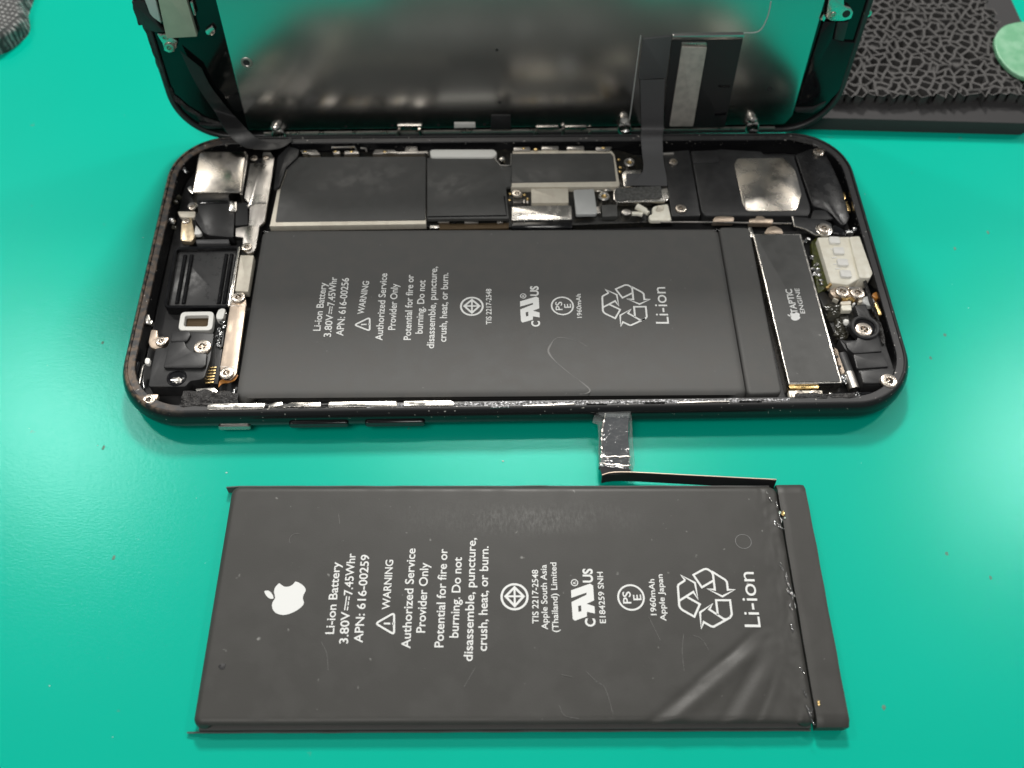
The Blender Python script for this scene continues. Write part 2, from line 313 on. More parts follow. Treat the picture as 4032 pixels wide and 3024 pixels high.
def add_crumbly(bm, path, w, h, seed=1, step=.03):
    """an uneven bead of dried adhesive along a path of (x, y, z)"""
    P_ = [Vector(p) for p in path]; pts = []
    for a, b in zip(P_, P_[1:]):
        k = max(2, int((b - a).length / step)); pts += [a.lerp(b, i / k) for i in range(k)]
    pts.append(P_[-1]); prof = []
    for i, c in enumerate(pts):
        t = (pts[min(i + 1, len(pts) - 1)] - pts[max(i - 1, 0)]).normalized(); s = Vector((-t.y, t.x, 0)); row = []
        for k in range(7):
            u = k / 6 * 2 - 1; nz = noise.noise(c * 9 + Vector((seed, u * 2.3, 0)))
            row.append(bm.verts.new(c + s * u * w * (.8 + .5 * noise.noise(c * 5 + Vector((0, seed, u)))) + Vector((0, 0, max(-.01, h * (1 - u * u) * (.55 + .9 * nz))))))
        prof.append(row)
    for a, b in zip(prof, prof[1:]):
        for k in range(6): bm.faces.new((a[k], a[k + 1], b[k + 1], b[k]))
def child_of(o, parent):
    o.parent = parent; o.matrix_parent_inverse = parent.matrix_world.inverted()

# screw head with a cross recess, one shared mesh
def screw_mesh():
    bm = bmesh.new(); n = 32
    prof = [(1, 0), (1, .35), (.93, .50), (.80, .56)]
    rs = [[bm.verts.new((r * math.cos(2 * math.pi * k / n), r * math.sin(2 * math.pi * k / n), z)) for k in range(n)] for r, z in prof]
    for a, b in zip(rs, rs[1:]):
        for k in range(n): bm.faces.new((a[k], a[(k + 1) % n], b[(k + 1) % n], b[k]))
    w, l = .11, .46
    cr = [(l, -w), (l, w), (w, w), (w, l), (-w, l), (-w, w), (-l, w), (-l, -w), (-w, -w), (-w, -l), (w, -l), (w, -w)]
    top = [bm.verts.new((x, y, .56)) for x, y in cr]; low = [bm.verts.new((x * .8, y * .8, .36)) for x, y in cr]
    ed = [bm.edges.new((top[i], top[(i + 1) % 12])) for i in range(12)] + [bm.edges.get((rs[-1][k], rs[-1][(k + 1) % n])) for k in range(n)]
    bmesh.ops.triangle_fill(bm, use_beauty=True, edges=ed, normal=(0, 0, 1))
    for f in list(bm.faces):
        if all(v in top for v in f.verts): bm.faces.remove(f)
    for i in range(12): bm.faces.new((top[i], top[(i + 1) % 12], low[(i + 1) % 12], low[i]))
    bm.faces.new(low)
    o = obj('screw', bm, 'screw'); me = o.data; bpy.data.objects.remove(o); return me
SCREW = screw_mesh()
def screw(xy, z, r, parent, a=.6, name='screw'):
    o = bpy.data.objects.new(name, SCREW); C.objects.link(o); o.location = (xy[0], xy[1], z); o.scale = (r, r, r * .75); o.rotation_euler = (0, 0, a); o.parent = parent; return o

# lettering
_tc = {}
def text_data(s, bold):
    if (s, bold) in _tc: return _tc[(s, bold)]
    cu = bpy.data.curves.new('lettering', 'FONT'); cu.body = s; cu.size = 1; cu.offset = bold; cu.resolution_u = 4
    o = bpy.data.objects.new('lettering', cu); C.objects.link(o)
    bpy.context.view_layer.update(); dg = bpy.context.evaluated_depsgraph_get()
    me = bpy.data.meshes.new_from_object(o.evaluated_get(dg)); vs = [tuple(v.co) for v in me.vertices]; fs = [tuple(p.vertices) for p in me.polygons]
    bpy.data.objects.remove(o); bpy.data.curves.remove(cu); bpy.data.meshes.remove(me)
    _tc[(s, bold)] = (vs, fs); return vs, fs
CAPH = max(v[1] for v in text_data('H', 0.0)[0])
def add_text(bm, s, p0, p1, cap, z, bold=.012):
    vs, fs = text_data(s, bold); x0 = min(v[0] for v in vs); x1 = max(v[0] for v in vs)
    p0, p1 = Vector(p0), Vector(p1); d = (p1 - p0) / (x1 - x0); up = Vector((-(p1 - p0).y, (p1 - p0).x)).normalized() * (cap / CAPH)
    bv = [bm.verts.new((*(p0 + d * (x - x0) + up * y), z)) for x, y, _ in vs]
    for f in fs:
        try: bm.faces.new([bv[i] for i in f])
        except ValueError: pass
def text(s, p0, p1, cap, z, parent, bold=.012, m='ink', name='lettering'):
    bm = bmesh.new(); add_text(bm, s, p0, p1, cap, z, bold); return obj(name, bm, m, parent, smooth=False)

# ---------------------------------------------------------------- the work mat
bm = bmesh.new(); add_prism(bm, [(-45, -30), (45, -30), (45, 45), (-45, 45)], -.3, 0)
wm = obj('work_mat', bm, 'mat_green', smooth=False); wm['kind'] = 'structure'

# ---------------------------------------------------------------- the opened phone: housing
phone = thing('smartphone', 'opened black smartphone lying on its back with its inner parts exposed', 'smartphone')
def rr(hx, hy, r, n=14):
    out = []
    for cx, cy, a0 in ((hx - r, hy - r, 0), (-hx + r, hy - r, 90), (-hx + r, -hy + r, 180), (hx - r, -hy + r, 270)):
        for k in range(n + 1):
            a = math.radians(a0 + 90 * k / n); out.append((cx + r * math.cos(a), cy + r * math.sin(a)))
    return out
HX, HY, RC = 6.915, 3.355, 1.16
PROF = [(.42, .0), (.24, .012), (.12, .06), (.045, .14), (.008, .24), (0, .31), (.006, .38), (.028, .455), (.062, .515), (.090, .550), (.105, .560), (.122, .560), (.130, .553), (.134, .528), (.245, .524), (.256, .513), (.262, .13), (.29, .12)]
bm = bmesh.new(); rings = [[bm.verts.new((x, y, z)) for x, y in rr(HX - d, HY - d, RC - d * .8)] for d, z in PROF]; n = len(rings[0])
for a, b in zip(rings, rings[1:]):
    for i in range(n): bm.faces.new((a[i], a[(i + 1) % n], b[(i + 1) % n], b[i]))
bm.faces.new(rings[-1]); bm.faces.new(list(reversed(rings[0])))
housing = obj('housing', bm, 'anodised', phone)
bm = bmesh.new(); add_prism(bm, rr(HX - .285, HY - .285, .88, 8), .118, .15); obj('base_plate', bm, 'black_matte', phone)
lo_ = rr(HX - .136, HY - .136, RC - .109); li_ = rr(HX - .243, HY - .243, RC - .194)
bm = bmesh.new(); ra = [[bm.verts.new((x, y, z)) for x, y in p] for p, z in ((lo_, .520), (lo_, .5315), (li_, .5285), (li_, .515))]
for a, b in zip(ra, ra[1:]):
    for i in range(len(a)): bm.faces.new((a[i], a[(i + 1) % len(a)], b[(i + 1) % len(a)], b[i]))
obj('rim_seat', bm, 'rim_seat', housing)
# side keys on the near edge
def side_key(name, x0, x1, z, h, m, out=.035):
    bm = bmesh.new(); p = rounded([(x0, z - h / 2), (x1, z - h / 2), (x1, z + h / 2), (x0, z + h / 2)], h * .48, 5); q = inset(p, .012); r0 = []
    for pts, y in ((p, -HY + .05), (p, -HY - out + .01), (q, -HY - out)):
        r0.append([bm.verts.new((x, y, z_)) for x, z_ in pts])
    for a, b in zip(r0, r0[1:]):
        for i in range(len(p)): bm.faces.new((a[i], a[(i + 1) % len(p)], b[(i + 1) % len(p)], b[i]))
    bm.faces.new(r0[-1]); return obj(name, bm, m, housing)
side_key('volume_button', -3.933, -2.928, .29, .14, 'button', .05)
side_key('volume_button', -2.649, -1.63, .29, .14, 'button', .05)
side_key('mute_switch', -5.148, -4.596, .21, .13, 'steel', .03)['label'] = 'silver mute switch set in the near edge'
# dried adhesive and strips along the near rim
bm = bmesh.new(); add_crumbly(bm, [(-2.6, -3.165, .528), (0, -3.165, .528), (3.6, -3.165, .528), (4.6, -3.165, .527)], .05, .022, 3); obj('adhesive_residue', bm, 'residue_silver', phone)
bm = bmesh.new(); add_crumbly(bm, [(-5.75, -3.10, .525), (-4.9, -3.12, .525), (-4.4, -3.16, .527), (-3.0, -3.17, .528), (-2.6, -3.17, .528)], .05, .03, 5); obj('adhesive_residue', bm, 'residue', phone)
bm = bmesh.new(); add_crumbly(bm, [(-5.75, -2.93, .49), (-4.80, -2.94, .49)], .15, .06, 8); obj('adhesive_residue', bm, 'residue', phone)
bm = bmesh.new(); add_crumbly(bm, [(4.7, -3.10, .525), (5.3, -3.10, .527), (5.75, -3.10, .527)], .07, .03, 12); obj('adhesive_residue', bm, 'residue', phone)
bm = bmesh.new(); add_crumbly(bm, [(6.48, .6, .45), (6.5, -.7, .46), (6.54, -1.6, .47), (6.52, -2.0, .47)], .05, .05, 15); obj('adhesive_residue', bm, 'residue', phone)
bm = bmesh.new(); add_crumbly(bm, [(5.0, 3.16, .528), (5.7, 3.15, .528), (6.2, 3.0, .528)], .06, .03, 19); obj('adhesive_residue', bm, 'residue', phone)
for poly in ([(-5.287, -3.088), (-4.311, -3.094), (-4.324, -3.211), (-5.278, -3.208)], [(-4.15, -3.081), (-4.029, -3.076), (-4.008, -3.146), (-4.258, -3.199), (-4.264, -3.149)], [(-3.892, -3.091), (-3.378, -3.093), (-3.37, -3.188), (-3.924, -3.179), (-3.975, -3.204), (-4.032, -3.178)], [(-3.243, -3.089), (-2.104, -3.091), (-2.086, -3.196), (-3.248, -3.196)], [(-1.982, -3.093), (-1.193, -3.09), (-1.124, -3.129), (-1.137, -3.199), (-1.978, -3.195)]):
    prism('side_strip', poly, .40, .550, 'steel_bright', phone, .01, .012)
for poly in ([(-0.522, -3.265), (-0.466, -3.193), (-0.208, -3.197), (-0.191, -3.261)], [(1.103, -3.218), (1.236, -3.172), (1.402, -3.184), (1.473, -3.224)], [(2.087, -3.203), (2.183, -3.17), (2.368, -3.182), (2.458, -3.209)], [(3.707, -3.203), (3.862, -3.162), (4.048, -3.169), (4.116, -3.209)]):
    prism('clip_tooth', poly, .50, .575, 'residue_silver', phone, .008, .02)
for poly in ([(0.032, -3.213), (0.903, -3.184), (0.92, -3.21), (0.031, -3.239)], [(2.667, -3.19), (3.546, -3.174), (3.554, -3.196), (2.665, -3.212)]):
    prism('clip_rail', poly, .50, .552, 'steel', phone, .004)

# ---------------------------------------------------------------- left end: cameras, flash, brackets
cm = prism('camera_module', [(-6.336, 2.917), (-5.398, 2.918), (-5.39, 2.497), (-5.356, 1.773), (-6.314, 1.784)], .16, .50, 'steel_cloudy', phone, .02, .05)
prism('cover_lip', [(-5.41, 2.944), (-5.352, 2.807), (-5.339, 1.751), (-5.389, 1.773)], .2, .46, 'steel', cm, .008)
prism('flange', [(-6.454, 1.976), (-6.378, 2.04), (-6.267, 1.834), (-6.308, 1.792), (-6.417, 1.89)], .2, .44, 'steel_bright', cm, .01, .03)
cp = prism('bracket', [(-5.288, 2.615), (-5.063, 2.619), (-5.065, 2.918), (-4.919, 2.916), (-4.82, 2.756), (-4.81, 2.221), (-4.819, 1.054), (-4.905, 0.932), (-4.904, 0.41), (-4.935, 0.293), (-5.043, 0.255), (-5.159, 0.335), (-5.184, 0.653), (-5.331, 0.675), (-5.353, 0.897), (-5.114, 0.945), (-5.15, 1.431), (-5.205, 1.432), (-5.187, 1.537), (-5.29, 1.676)], .40, .46, 'steel', phone, .01, .02)
bm = bmesh.new(); add_tube(bm, [(*p, .465) for p in [(-5.185, 1.406), (-5.059, 1.52), (-4.841, 1.528)]], .018); obj('folded_edge', bm, 'steel_bright', cp)
screw((-5.224, 2.749), .44, .075, phone); screw((-4.99, 2.758), .455, .07, cp, .2); screw((-5.076, 0.393), .455, .10, cp)
fx = prism('flex_cable', [(-6.249, 1.801), (-5.623, 1.826), (-5.584, 1.654), (-5.43, 1.316), (-5.37, 0.681), (-5.858, 0.738), (-5.986, 0.83), (-6.211, 1.201), (-6.145, 1.325)], .24, .43, 'flex', phone, .02, .04)
prism('flex_step', [(-6.185, 1.621), (-5.599, 1.625), (-5.581, 1.551), (-6.166, 1.547)], .3, .445, 'black_gloss', fx, .01)
prism('contact_tab', [(-5.549, 1.596), (-5.412, 1.563), (-5.378, 1.301), (-5.548, 1.303)], .40, .48, 'steel_bright', fx, .02, .02)
prism('connector_cap', [(-5.413, 1.558), (-5.212, 1.577), (-5.132, 0.994), (-5.382, 0.966), (-5.416, 1.286)], .3, .44, 'black_matte', phone, .02, .02)
b = prism('bracket', [(-6.534, 1.351), (-6.192, 1.347), (-6.179, 1.191), (-6.438, 1.19), (-6.503, 1.257)], .36, .44, 'beige_paint', phone, .012, .02)
b = prism('spring_contact', [(-6.422, 1.091), (-6.383, 1.184), (-6.244, 1.182), (-6.109, 0.702), (-6.15, 0.578), (-6.32, 0.594), (-6.373, 0.645)], .34, .44, 'brass', phone, .012, .03); b['label'] = 'brass spring contact beside the camera'
screw((-6.33, 1.09), .435, .075, b); screw((-6.269, 1.455), .42, .075, phone, .9)
prism('washer', circ(*(-6.278, 1.513), .10, 20), .3, .425, 'steel', phone, .02)
prism('bracket', [(-6.141, 1.028), (-5.995, 0.819), (-6.026, 0.775), (-6.141, 0.776)], .34, .42, 'white_bright', phone, .01, .015)
prism('cross_bar', [(-6.099, 0.666), (-5.467, 0.668), (-5.444, 0.558), (-6.067, 0.56)], .2, .40, 'flex_grey', phone, .015, .02)
# glossy basin of the front camera frame
po = [(-6.475, 0.501), (-5.242, 0.525), (-5.231, -0.951), (-6.444, -0.934)]
bas = frame('basin_frame', po, .055, .16, .38, 'black_gloss', phone, .12)
prism('basin_floor', inset(ccw(po), .05), .16, .30, 'basin', bas, .02, .03)
for t0 in (.17, .27, .80, .88):
    a, b_ = Vector(po[0]).lerp(Vector(po[1]), t0), Vector(po[3]).lerp(Vector(po[2]), t0)
    bm = bmesh.new(); add_tube(bm, [(a.x, a.y - .16, .30), (b_.x, b_.y + .14, .30)], .04, 12); obj('ridge', bm, 'black_gloss', bas)
prism('edge_strip', [(-5.251, 0.432), (-5.216, 0.451), (-5.193, -0.957), (-5.257, -0.956)], .3, .44, 'steel_bright', phone, .006)
gk = frame('gasket', [(-6.089, -1.066), (-5.495, -1.062), (-5.474, -1.483), (-6.076, -1.474)], .085, .30, .42, 'white_bright', phone, .09)
prism('mesh_screen', [(-5.997, -1.095), (-5.59, -1.095), (-5.59, -1.366), (-5.978, -1.365)], .28, .33, 'mesh_brown', gk, .005)
prism('side_pad', [(-5.415, -1.028), (-5.34, -0.999), (-5.286, -1.03), (-5.305, -1.252), (-5.424, -1.25), (-5.447, -1.151)], .3, .44, 'white_bright', phone, .02, .03)
br = prism('sensor_bracket', [(-6.155, -1.749), (-6.162, -1.535), (-5.83, -1.54), (-5.406, -1.582), (-5.39, -2.158), (-5.439, -2.534), (-5.519, -2.571), (-5.667, -2.587), (-5.733, -2.704), (-6.366, -2.694), (-6.386, -2.35), (-6.382, -1.887), (-6.199, -1.89)], .2, .48, 'black_plastic', phone, .02, .03)
br['label'] = 'stepped black plastic sensor bracket'
prism('raised_step', [(-6.132, -1.822), (-5.876, -1.802), (-5.817, -1.932), (-5.706, -2.027), (-5.443, -2.066), (-5.428, -2.319), (-5.475, -2.364), (-6.137, -2.354), (-6.155, -2.308)], .47, .55, 'black_plastic', br, .02, .03)
prism('raised_step', [(-6.14, -1.559), (-5.85, -1.558), (-5.788, -1.642), (-5.841, -1.796), (-6.13, -1.796)], .47, .53, 'black_plastic', br, .02, .03)
bm = bmesh.new(); h = (-5.91, -2.522); add_frame(bm, circ(*h, .17, 28), circ(*h, .135, 28), .478, .492, .005); obj('screw_well', bm, 'black_gloss', br)
prism('well_floor', circ(*h, .135, 24), .45, .4815, 'black_gloss', br, .001); lump('thread_glint', (h[0] + .01, h[1] - .045, .482), (.10, .06, .012), 'steel_bright', br, 4, .6, 2, 3)
screw((-5.555, -1.913), .47, .155, br, .3)
b = prism('clip_plate', [(-6.542, -1.472), (-6.432, -1.485), (-6.403, -1.63), (-6.208, -1.637), (-6.206, -1.763), (-6.272, -1.85), (-6.38, -1.895), (-6.481, -1.865), (-6.545, -1.746)], .38, .45, 'steel_warm', phone, .012, .03)
screw((-6.309, -1.75), .445, .10, b)
prism('spring_contact', [(-6.697, -1.151), (-6.634, -1.152), (-6.575, -1.287), (-6.536, -1.288), (-6.548, -1.385), (-6.678, -1.363)], .40, .48, 'steel_bright', phone, .012, .02)
ls = prism('long_bracket', [(-5.169, -0.734), (-5.086, -0.684), (-4.981, -0.718), (-4.922, -0.908), (-4.899, -2.457), (-4.971, -2.569), (-5.107, -2.567), (-5.174, -2.464), (-5.202, -2.293), (-5.207, -0.979)], .40, .47, 'steel_warm', phone, .012, .04)
ls['label'] = 'long beige metal strip held by two screws'
screw((-5.069, -0.811), .465, .125, ls, .5); screw((-5.062, -2.454), .465, .125, ls, .5)
for poly in ([(-5.207, -0.972), (-4.923, -0.981), (-4.924, -0.993), (-5.207, -0.984)], [(-5.201, -2.291), (-4.916, -2.313), (-4.917, -2.325), (-5.201, -2.302)]):
    prism('fold_line', poly, .465, .473, 'steel', ls, .001)
prism('code_label', [(-5.18, 0.216), (-4.924, 0.213), (-4.922, -0.653), (-5.167, -0.632)], .3, .46, 'beige_paint', phone, .012, .02)
prism('flex_strip', [(-5.414, -1.46), (-5.269, -1.438), (-5.226, -2.585), (-5.4, -2.56)], .3, .36, 'flex', phone, .01)
for k in range(6):
    c = [(-5.369, -2.251), (-5.374, -2.559)]; q = Vector(c[0]).lerp(Vector(c[1]), k / 5); prism('gold_contact', rect(q.x, q.y, .14, .028, .05), .35, .375, 'gold', phone, .005)
bm = bmesh.new(); pth = [(-5.192, -2.69), (-5.127, -2.612), (-5.025, -2.596), (-4.928, -2.548), (-4.884, -2.446)]; pin = [(-5.189, -2.577), (-5.156, -2.544), (-5.054, -2.523), (-4.973, -2.49), (-4.944, -2.422)]
L3 = smooth_path([(*p, .40) for p in pth], 4); R3 = smooth_path([(*p, .41) for p in pin], 4); add_ribbon(bm, L3, R3, .02); obj('copper_flex', bm, 'copper_flex', phone)
bm = bmesh.new()
for k in range(26):
    q = Vector((-5.313, -1.049)).lerp(Vector((-5.333, -1.825)), k / 25); add_lump(bm, (q.x + random.uniform(-.05, .05), q.y, .37 + random.uniform(0, .04)), (.035, .03, .025), k, .6, 1)
obj('crushed_foil', bm, 'solder', phone)['kind'] = 'stuff'
b = prism('clip_plate', [(-6.436, -2.931), (-6.326, -2.857), (-6.16, -2.862), (-6.163, -2.948), (-6.232, -3.068), (-6.318, -3.103), (-6.42, -3.019)], .42, .50, 'steel_warm', phone, .012, .03)
screw((-6.294, -2.992), .495, .115, b)
bm = bmesh.new(); add_tube(bm, smooth_path([(*p, .47) for p in [(-6.504, -2.239), (-6.532, -2.289), (-6.532, -2.516), (-6.529, -2.703), (-6.498, -2.79), (-6.425, -2.877)]], 5), .018); obj('wire', bm, 'steel_bright', phone)
prism('spacer', [(-6.528, -2.091), (-6.441, -2.099), (-6.431, -2.234), (-6.52, -2.219)], .4, .48, 'white_bright', phone, .02, .02)
prism('hook_bracket', [(-5.561, -2.743), (-5.245, -2.721), (-5.172, -2.8), (-5.154, -3.036), (-5.247, -3.034), (-5.27, -2.81), (-5.533, -2.801)], .40, .47, 'steel_bright', phone, .01, .02)
prism('spacer', [(-5.598, -2.847), (-5.35, -2.829), (-5.347, -2.93), (-5.558, -2.936)], .38, .46, 'steel_bright', phone, .01)
for p in [(-5.503, -3.036), (-5.37, -2.994), (-5.493, -3.101)]: lump('solder_blob', (*p, .44), (.05, .06, .05), 'black_gloss', phone, int(p[0] * 50), .3)
bm = bmesh.new(); add_tube(bm, smooth_path([(*p, .42) for p in [(-4.864, -2.707), (-4.917, -2.807), (-4.911, -2.994)]], 4), .03); obj('wire', bm, 'solder', phone)
bm = bmesh.new(); add_tube(bm, smooth_path([(*p, .40) for p in [(-6.661, -2.164), (-6.658, -2.381), (-6.627, -2.608), (-6.545, -2.795)]], 5), .06, 10); obj('antenna_boss', bm, 'black_gloss', phone)
for k, p in enumerate([(-6.54, 2.707), (-6.599, 2.473), (-6.55, 2.417), (-6.63, 1.127), (-6.591, 1.076), (-6.536, 0.932), (-6.615, 1.596), (-6.573, 1.723)]):
    lump('solder_blob', (*p, .43), (.06, .05, .05), ('glue', 'solder', 'solder', 'solder', 'steel_bright', 'glue', 'glue', 'glue')[k], phone, k, .5)

# ---------------------------------------------------------------- main circuit board
lb = prism('circuit_board', [(-4.771, 1.085), (-4.637, 2.131), (-4.571, 3.061), (-0.132, 3.113)] + [(2.187, 3.07), (2.682, 2.853), (3.162, 2.049), (3.109, 1.092), (-0.015, 0.988)], .16, .30, 'board_dark', phone, .005)
sA = prism('shield_can', [(-4.668, 1.934), (-4.55, 2.434), (-4.423, 2.769), (-1.785, 2.757), (-1.71, 0.966), (-4.716, 0.945)], .3, .44, 'beige_paint', lb, .012)
prism('black_sticker', [(-4.608, 1.922), (-4.519, 2.485), (-4.426, 2.779), (-1.759, 2.77), (-1.721, 1.056), (-4.614, 1.044)], .435, .452, 'tape_black', lb, .006, .03)['label'] = 'large black heat sticker over the board'
prism('black_sticker', [(-1.733, 2.737), (-0.385, 2.723), (-0.249, 2.496), (-0.006, 2.467), (-0.03, 1.931), (-0.145, 1.902), (-0.106, 1.077), (-1.693, 1.082)], .38, .452, 'tape_black', lb, .01, .03)
bm = bmesh.new(); add_tube(bm, [(*p, .455) for p in [(-1.687, 1.135), (-0.149, 1.146), (-0.184, 1.653)]], .014); obj('sticker_fold', bm, 'black_gloss', lb)
sC = prism('shield_can', [(0.012, 2.934), (2.045, 2.905), (2.093, 2.794), (2.131, 1.963), (2.095, 1.906), (-0.049, 1.913)], .3, .44, 'beige_paint', lb, .015, .02)
prism('black_sticker', [(0, 2.83), (2.01, 2.827), (2.061, 2.756), (2.064, 2.04), (-0.056, 2.023)], .43, .452, 'tape_black', lb, .006, .03)
wb = prism('white_bar', [(-1.684, 2.889), (-1.634, 2.928), (-0.359, 2.915), (-0.298, 2.793), (-0.386, 2.693), (-1.652, 2.707)], .36, .50, 'white_bright', lb, .03, .03)
bm = bmesh.new(); q = (-0.212, 2.655); add_prism(bm, circ(*q, .065, 16), .3, .50, .03); obj('peg', bm, 'steel_bright', lb)
bm = bmesh.new(); add_tube(bm, [(*p, .46) for p in [(-0.374, 2.715), (-0.249, 2.494), (-0.099, 2.486), (-0.04, 2.492), (-0.021, 2.815)]], .016); obj('bent_wire', bm, 'steel_bright', lb)
prism('chip', [(0.352, 1.876), (1.094, 1.873), (1.08, 1.485), (0.348, 1.489)], .3, .44, 'beige_paint', lb, .012, .01)['label'] = 'beige labelled chip cover'
prism('chip_cover', [(-0.043, 1.397), (1.126, 1.412), (1.119, 1.034), (-0.055, 1.02)], .3, .45, 'steel_bright', lb, .015, .02)
prism('black_tape', [(-0.054, 1.053), (1.128, 1.062), (1.124, 0.867), (-0.064, 0.865)], .28, .40, 'black_gloss', lb, .03)
prism('clear_pad', [(1.191, 1.803), (1.6, 1.823), (1.622, 1.195), (1.589, 1.153), (1.203, 1.148)], .40, .47, 'clear_pad', lb, .015, .04)
def ring_post(c, r, z0, z1, m='steel_bright', name='standoff'):
    bm = bmesh.new(); add_frame(bm, circ(*c, r, 24), circ(*c, r * .45, 24), z0, z1, .02); o = obj(name, bm, m, lb); prism('bore', circ(*c, r * .45, 20), z0, z1 - .05, 'gold', o, 0); return o
ring_post((2.376, 2.576), .115, .3, .46, 'steel'); ring_post((1.789, 1.65), .115, .3, .46)
screw((0.069, 1.712), .44, .11, lb)
for p in [(-0.083, 1.619), (-0.07, 1.778), (0.217, 1.75), (0.273, 1.651), (2.194, 2.483), (2.175, 2.368), (2.175, 2.704)]: lump('gold_pad', (*p, .38), (.035, .03, .03), 'gold', lb, int(p[0] * 77), .3)
cc = prism('connector_cover', [(1.982, 1.762), (2.026, 1.851), (2.946, 1.88), (3.061, 1.859), (3.08, 1.602), (3.043, 1.495), (2.974, 1.467), (2.029, 1.45), (1.964, 1.537)], .36, .47, 'steel_bright', lb, .015, .03)
prism('foam_pad', [(1.99, 1.714), (2.033, 1.802), (2.579, 1.846), (2.936, 1.861), (2.931, 1.546), (2.765, 1.524), (2.036, 1.479), (1.99, 1.538)], .46, .50, 'foam', cc, .012, .02)
prism('shield_can', [(2.196, 2.26), (2.255, 2.341), (2.616, 2.378), (2.622, 2.286), (2.445, 1.905), (2.21, 1.903)], .3, .44, 'steel_bright', lb, .015, .02)
prism('black_sticker', [(2.275, 2.242), (2.611, 2.264), (2.408, 1.914), (2.261, 1.915)], .43, .452, 'flex_grey', lb, .005)
prism('bracket', [(1.649, 1.786), (1.768, 1.814), (1.792, 1.754), (1.661, 1.751)], .40, .46, 'steel_bright', lb, .01); prism('bracket', [(1.809, 1.784), (1.859, 1.862), (1.977, 1.782), (1.814, 1.754)], .40, .46, 'steel_bright', lb, .01)
prism('black_sticker', [(1.732, 1.459), (2.038, 1.465), (2.02, 1.157), (1.724, 1.151)], .3, .40, 'tape_black', lb, .01)
wbk = prism('antenna_plate', [(2.707, 1.324), (2.777, 1.371), (3.036, 1.427), (3.058, 1.004), (3.015, 0.978), (2.622, 0.983), (2.618, 1.124), (2.697, 1.161)], .38, .46, 'white_plastic', lb, .03, .03)
lump('solder_blob', (*(2.852, 1.274), .46), (.075, .07, .05), 'beige_paint', wbk, 3, .8)
prism('coaxial_plug', circ(*(2.195, 1.233), .10, 18, .09), .3, .44, 'steel', lb, .03)
bm = bmesh.new(); add_tube(bm, smooth_path([(*p, .42) for p in [(2.302, 1.193), (2.417, 1.191), (2.508, 1.161)]], 4), .045); obj('coaxial_cable', bm, 'white_plastic', lb)
bm = bmesh.new(); add_tube(bm, smooth_path([(*p, .44) for p in [(2.417, 1.365), (2.483, 1.307), (2.563, 1.238), (2.623, 1.18)]], 4), [.07] * 9 + [.05] * 4, 10); obj('coaxial_cable', bm, 'white_plastic', lb)
prism('copper_strip', [(-1.47, 1.061), (-0.1, 1.074), (-0.117, 0.933), (-1.467, 0.926)], .24, .33, 'mesh_brown', lb, .005)
for poly in ([(-1.492, 1.13), (-1.268, 1.133), (-1.263, 1.062), (-1.486, 1.058)], [(-0.977, 1.117), (-0.698, 1.12), (-0.698, 1.04), (-0.973, 1.037)], [(-1.645, 0.993), (-1.467, 0.999), (-1.461, 0.917), (-1.639, 0.913)], [(-0.34, 1.104), (-0.216, 1.108), (-0.218, 1.034), (-0.338, 1.03)]): prism('small_component', poly, .26, .37, 'steel', lb, .008, .01)
prism('small_component', [(-1.19, 1.126), (-1.134, 1.125), (-1.133, 1.054), (-1.189, 1.055)], .26, .36, 'black_gloss', lb, .008)
for poly in ([(0.183, 1.653), (0.237, 1.652), (0.234, 1.543), (0.183, 1.543)], [(0.255, 1.628), (0.3, 1.627), (0.297, 1.542), (0.256, 1.542)], [(-0.008, 1.668), (0.165, 1.666), (0.165, 1.556), (-0.007, 1.553)], [(1.628, 1.441), (1.702, 1.452), (1.706, 1.271), (1.633, 1.26)]): prism('small_component', poly, .26, .37, 'steel', lb, .006)
# springs and clips along the far rim
for poly in ([(-4.317, 2.954), (-3.993, 2.967), (-3.887, 2.819), (-4.095, 2.805), (-4.169, 2.855), (-4.26, 2.84)], [(-2.843, 2.825), (-2.792, 2.955), (-2.407, 2.95), (-2.37, 2.901), (-2.206, 2.883), (-2.165, 3.046), (-1.942, 3.044), (-1.915, 2.896), (-1.705, 2.91), (-1.703, 2.829), (-2.308, 2.819), (-2.472, 2.847), (-2.657, 2.823)], [(0.022, 2.998), (0.37, 2.994), (0.376, 2.889), (0.029, 2.885)], [(0.606, 3.018), (0.955, 3.015), (0.95, 2.909), (0.593, 2.913)], [(1.125, 3.013), (1.473, 3.009), (1.476, 2.904), (1.109, 2.908)], [(1.708, 2.98), (2.058, 2.99), (2.001, 2.864), (1.718, 2.867)], [(-3.409, 2.922), (-3.129, 2.919), (-3.1, 2.831), (-3.425, 2.825)], [(-3.654, 2.925), (-3.502, 2.923), (-3.496, 2.835), (-3.634, 2.827)]):
    prism('spring_clip', poly, .36, .48, 'steel', phone, .015, .015)
for p in [(-4.213, 2.903), (-2.593, 2.885), (-3.596, 2.896), (-3.27, 2.893)] + [(0.238, 2.948), (1.878, 2.944), (0.482, 2.932)]: lump('gold_pad', (*p, .47), (.05, .03, .025), 'gold', phone, int(p[0] * 31), .3)
bm = bmesh.new(); add_tube(bm, [(*p, .48) for p in [(-3.682, 3.013), (-3.205, 3.024), (-3.174, 2.909)]], .02); add_tube(bm, [(*p, .48) for p in [(-3.086, 2.99), (-2.98, 2.973), (-2.962, 2.875)]], .02); obj('bent_wire', bm, 'steel', phone)

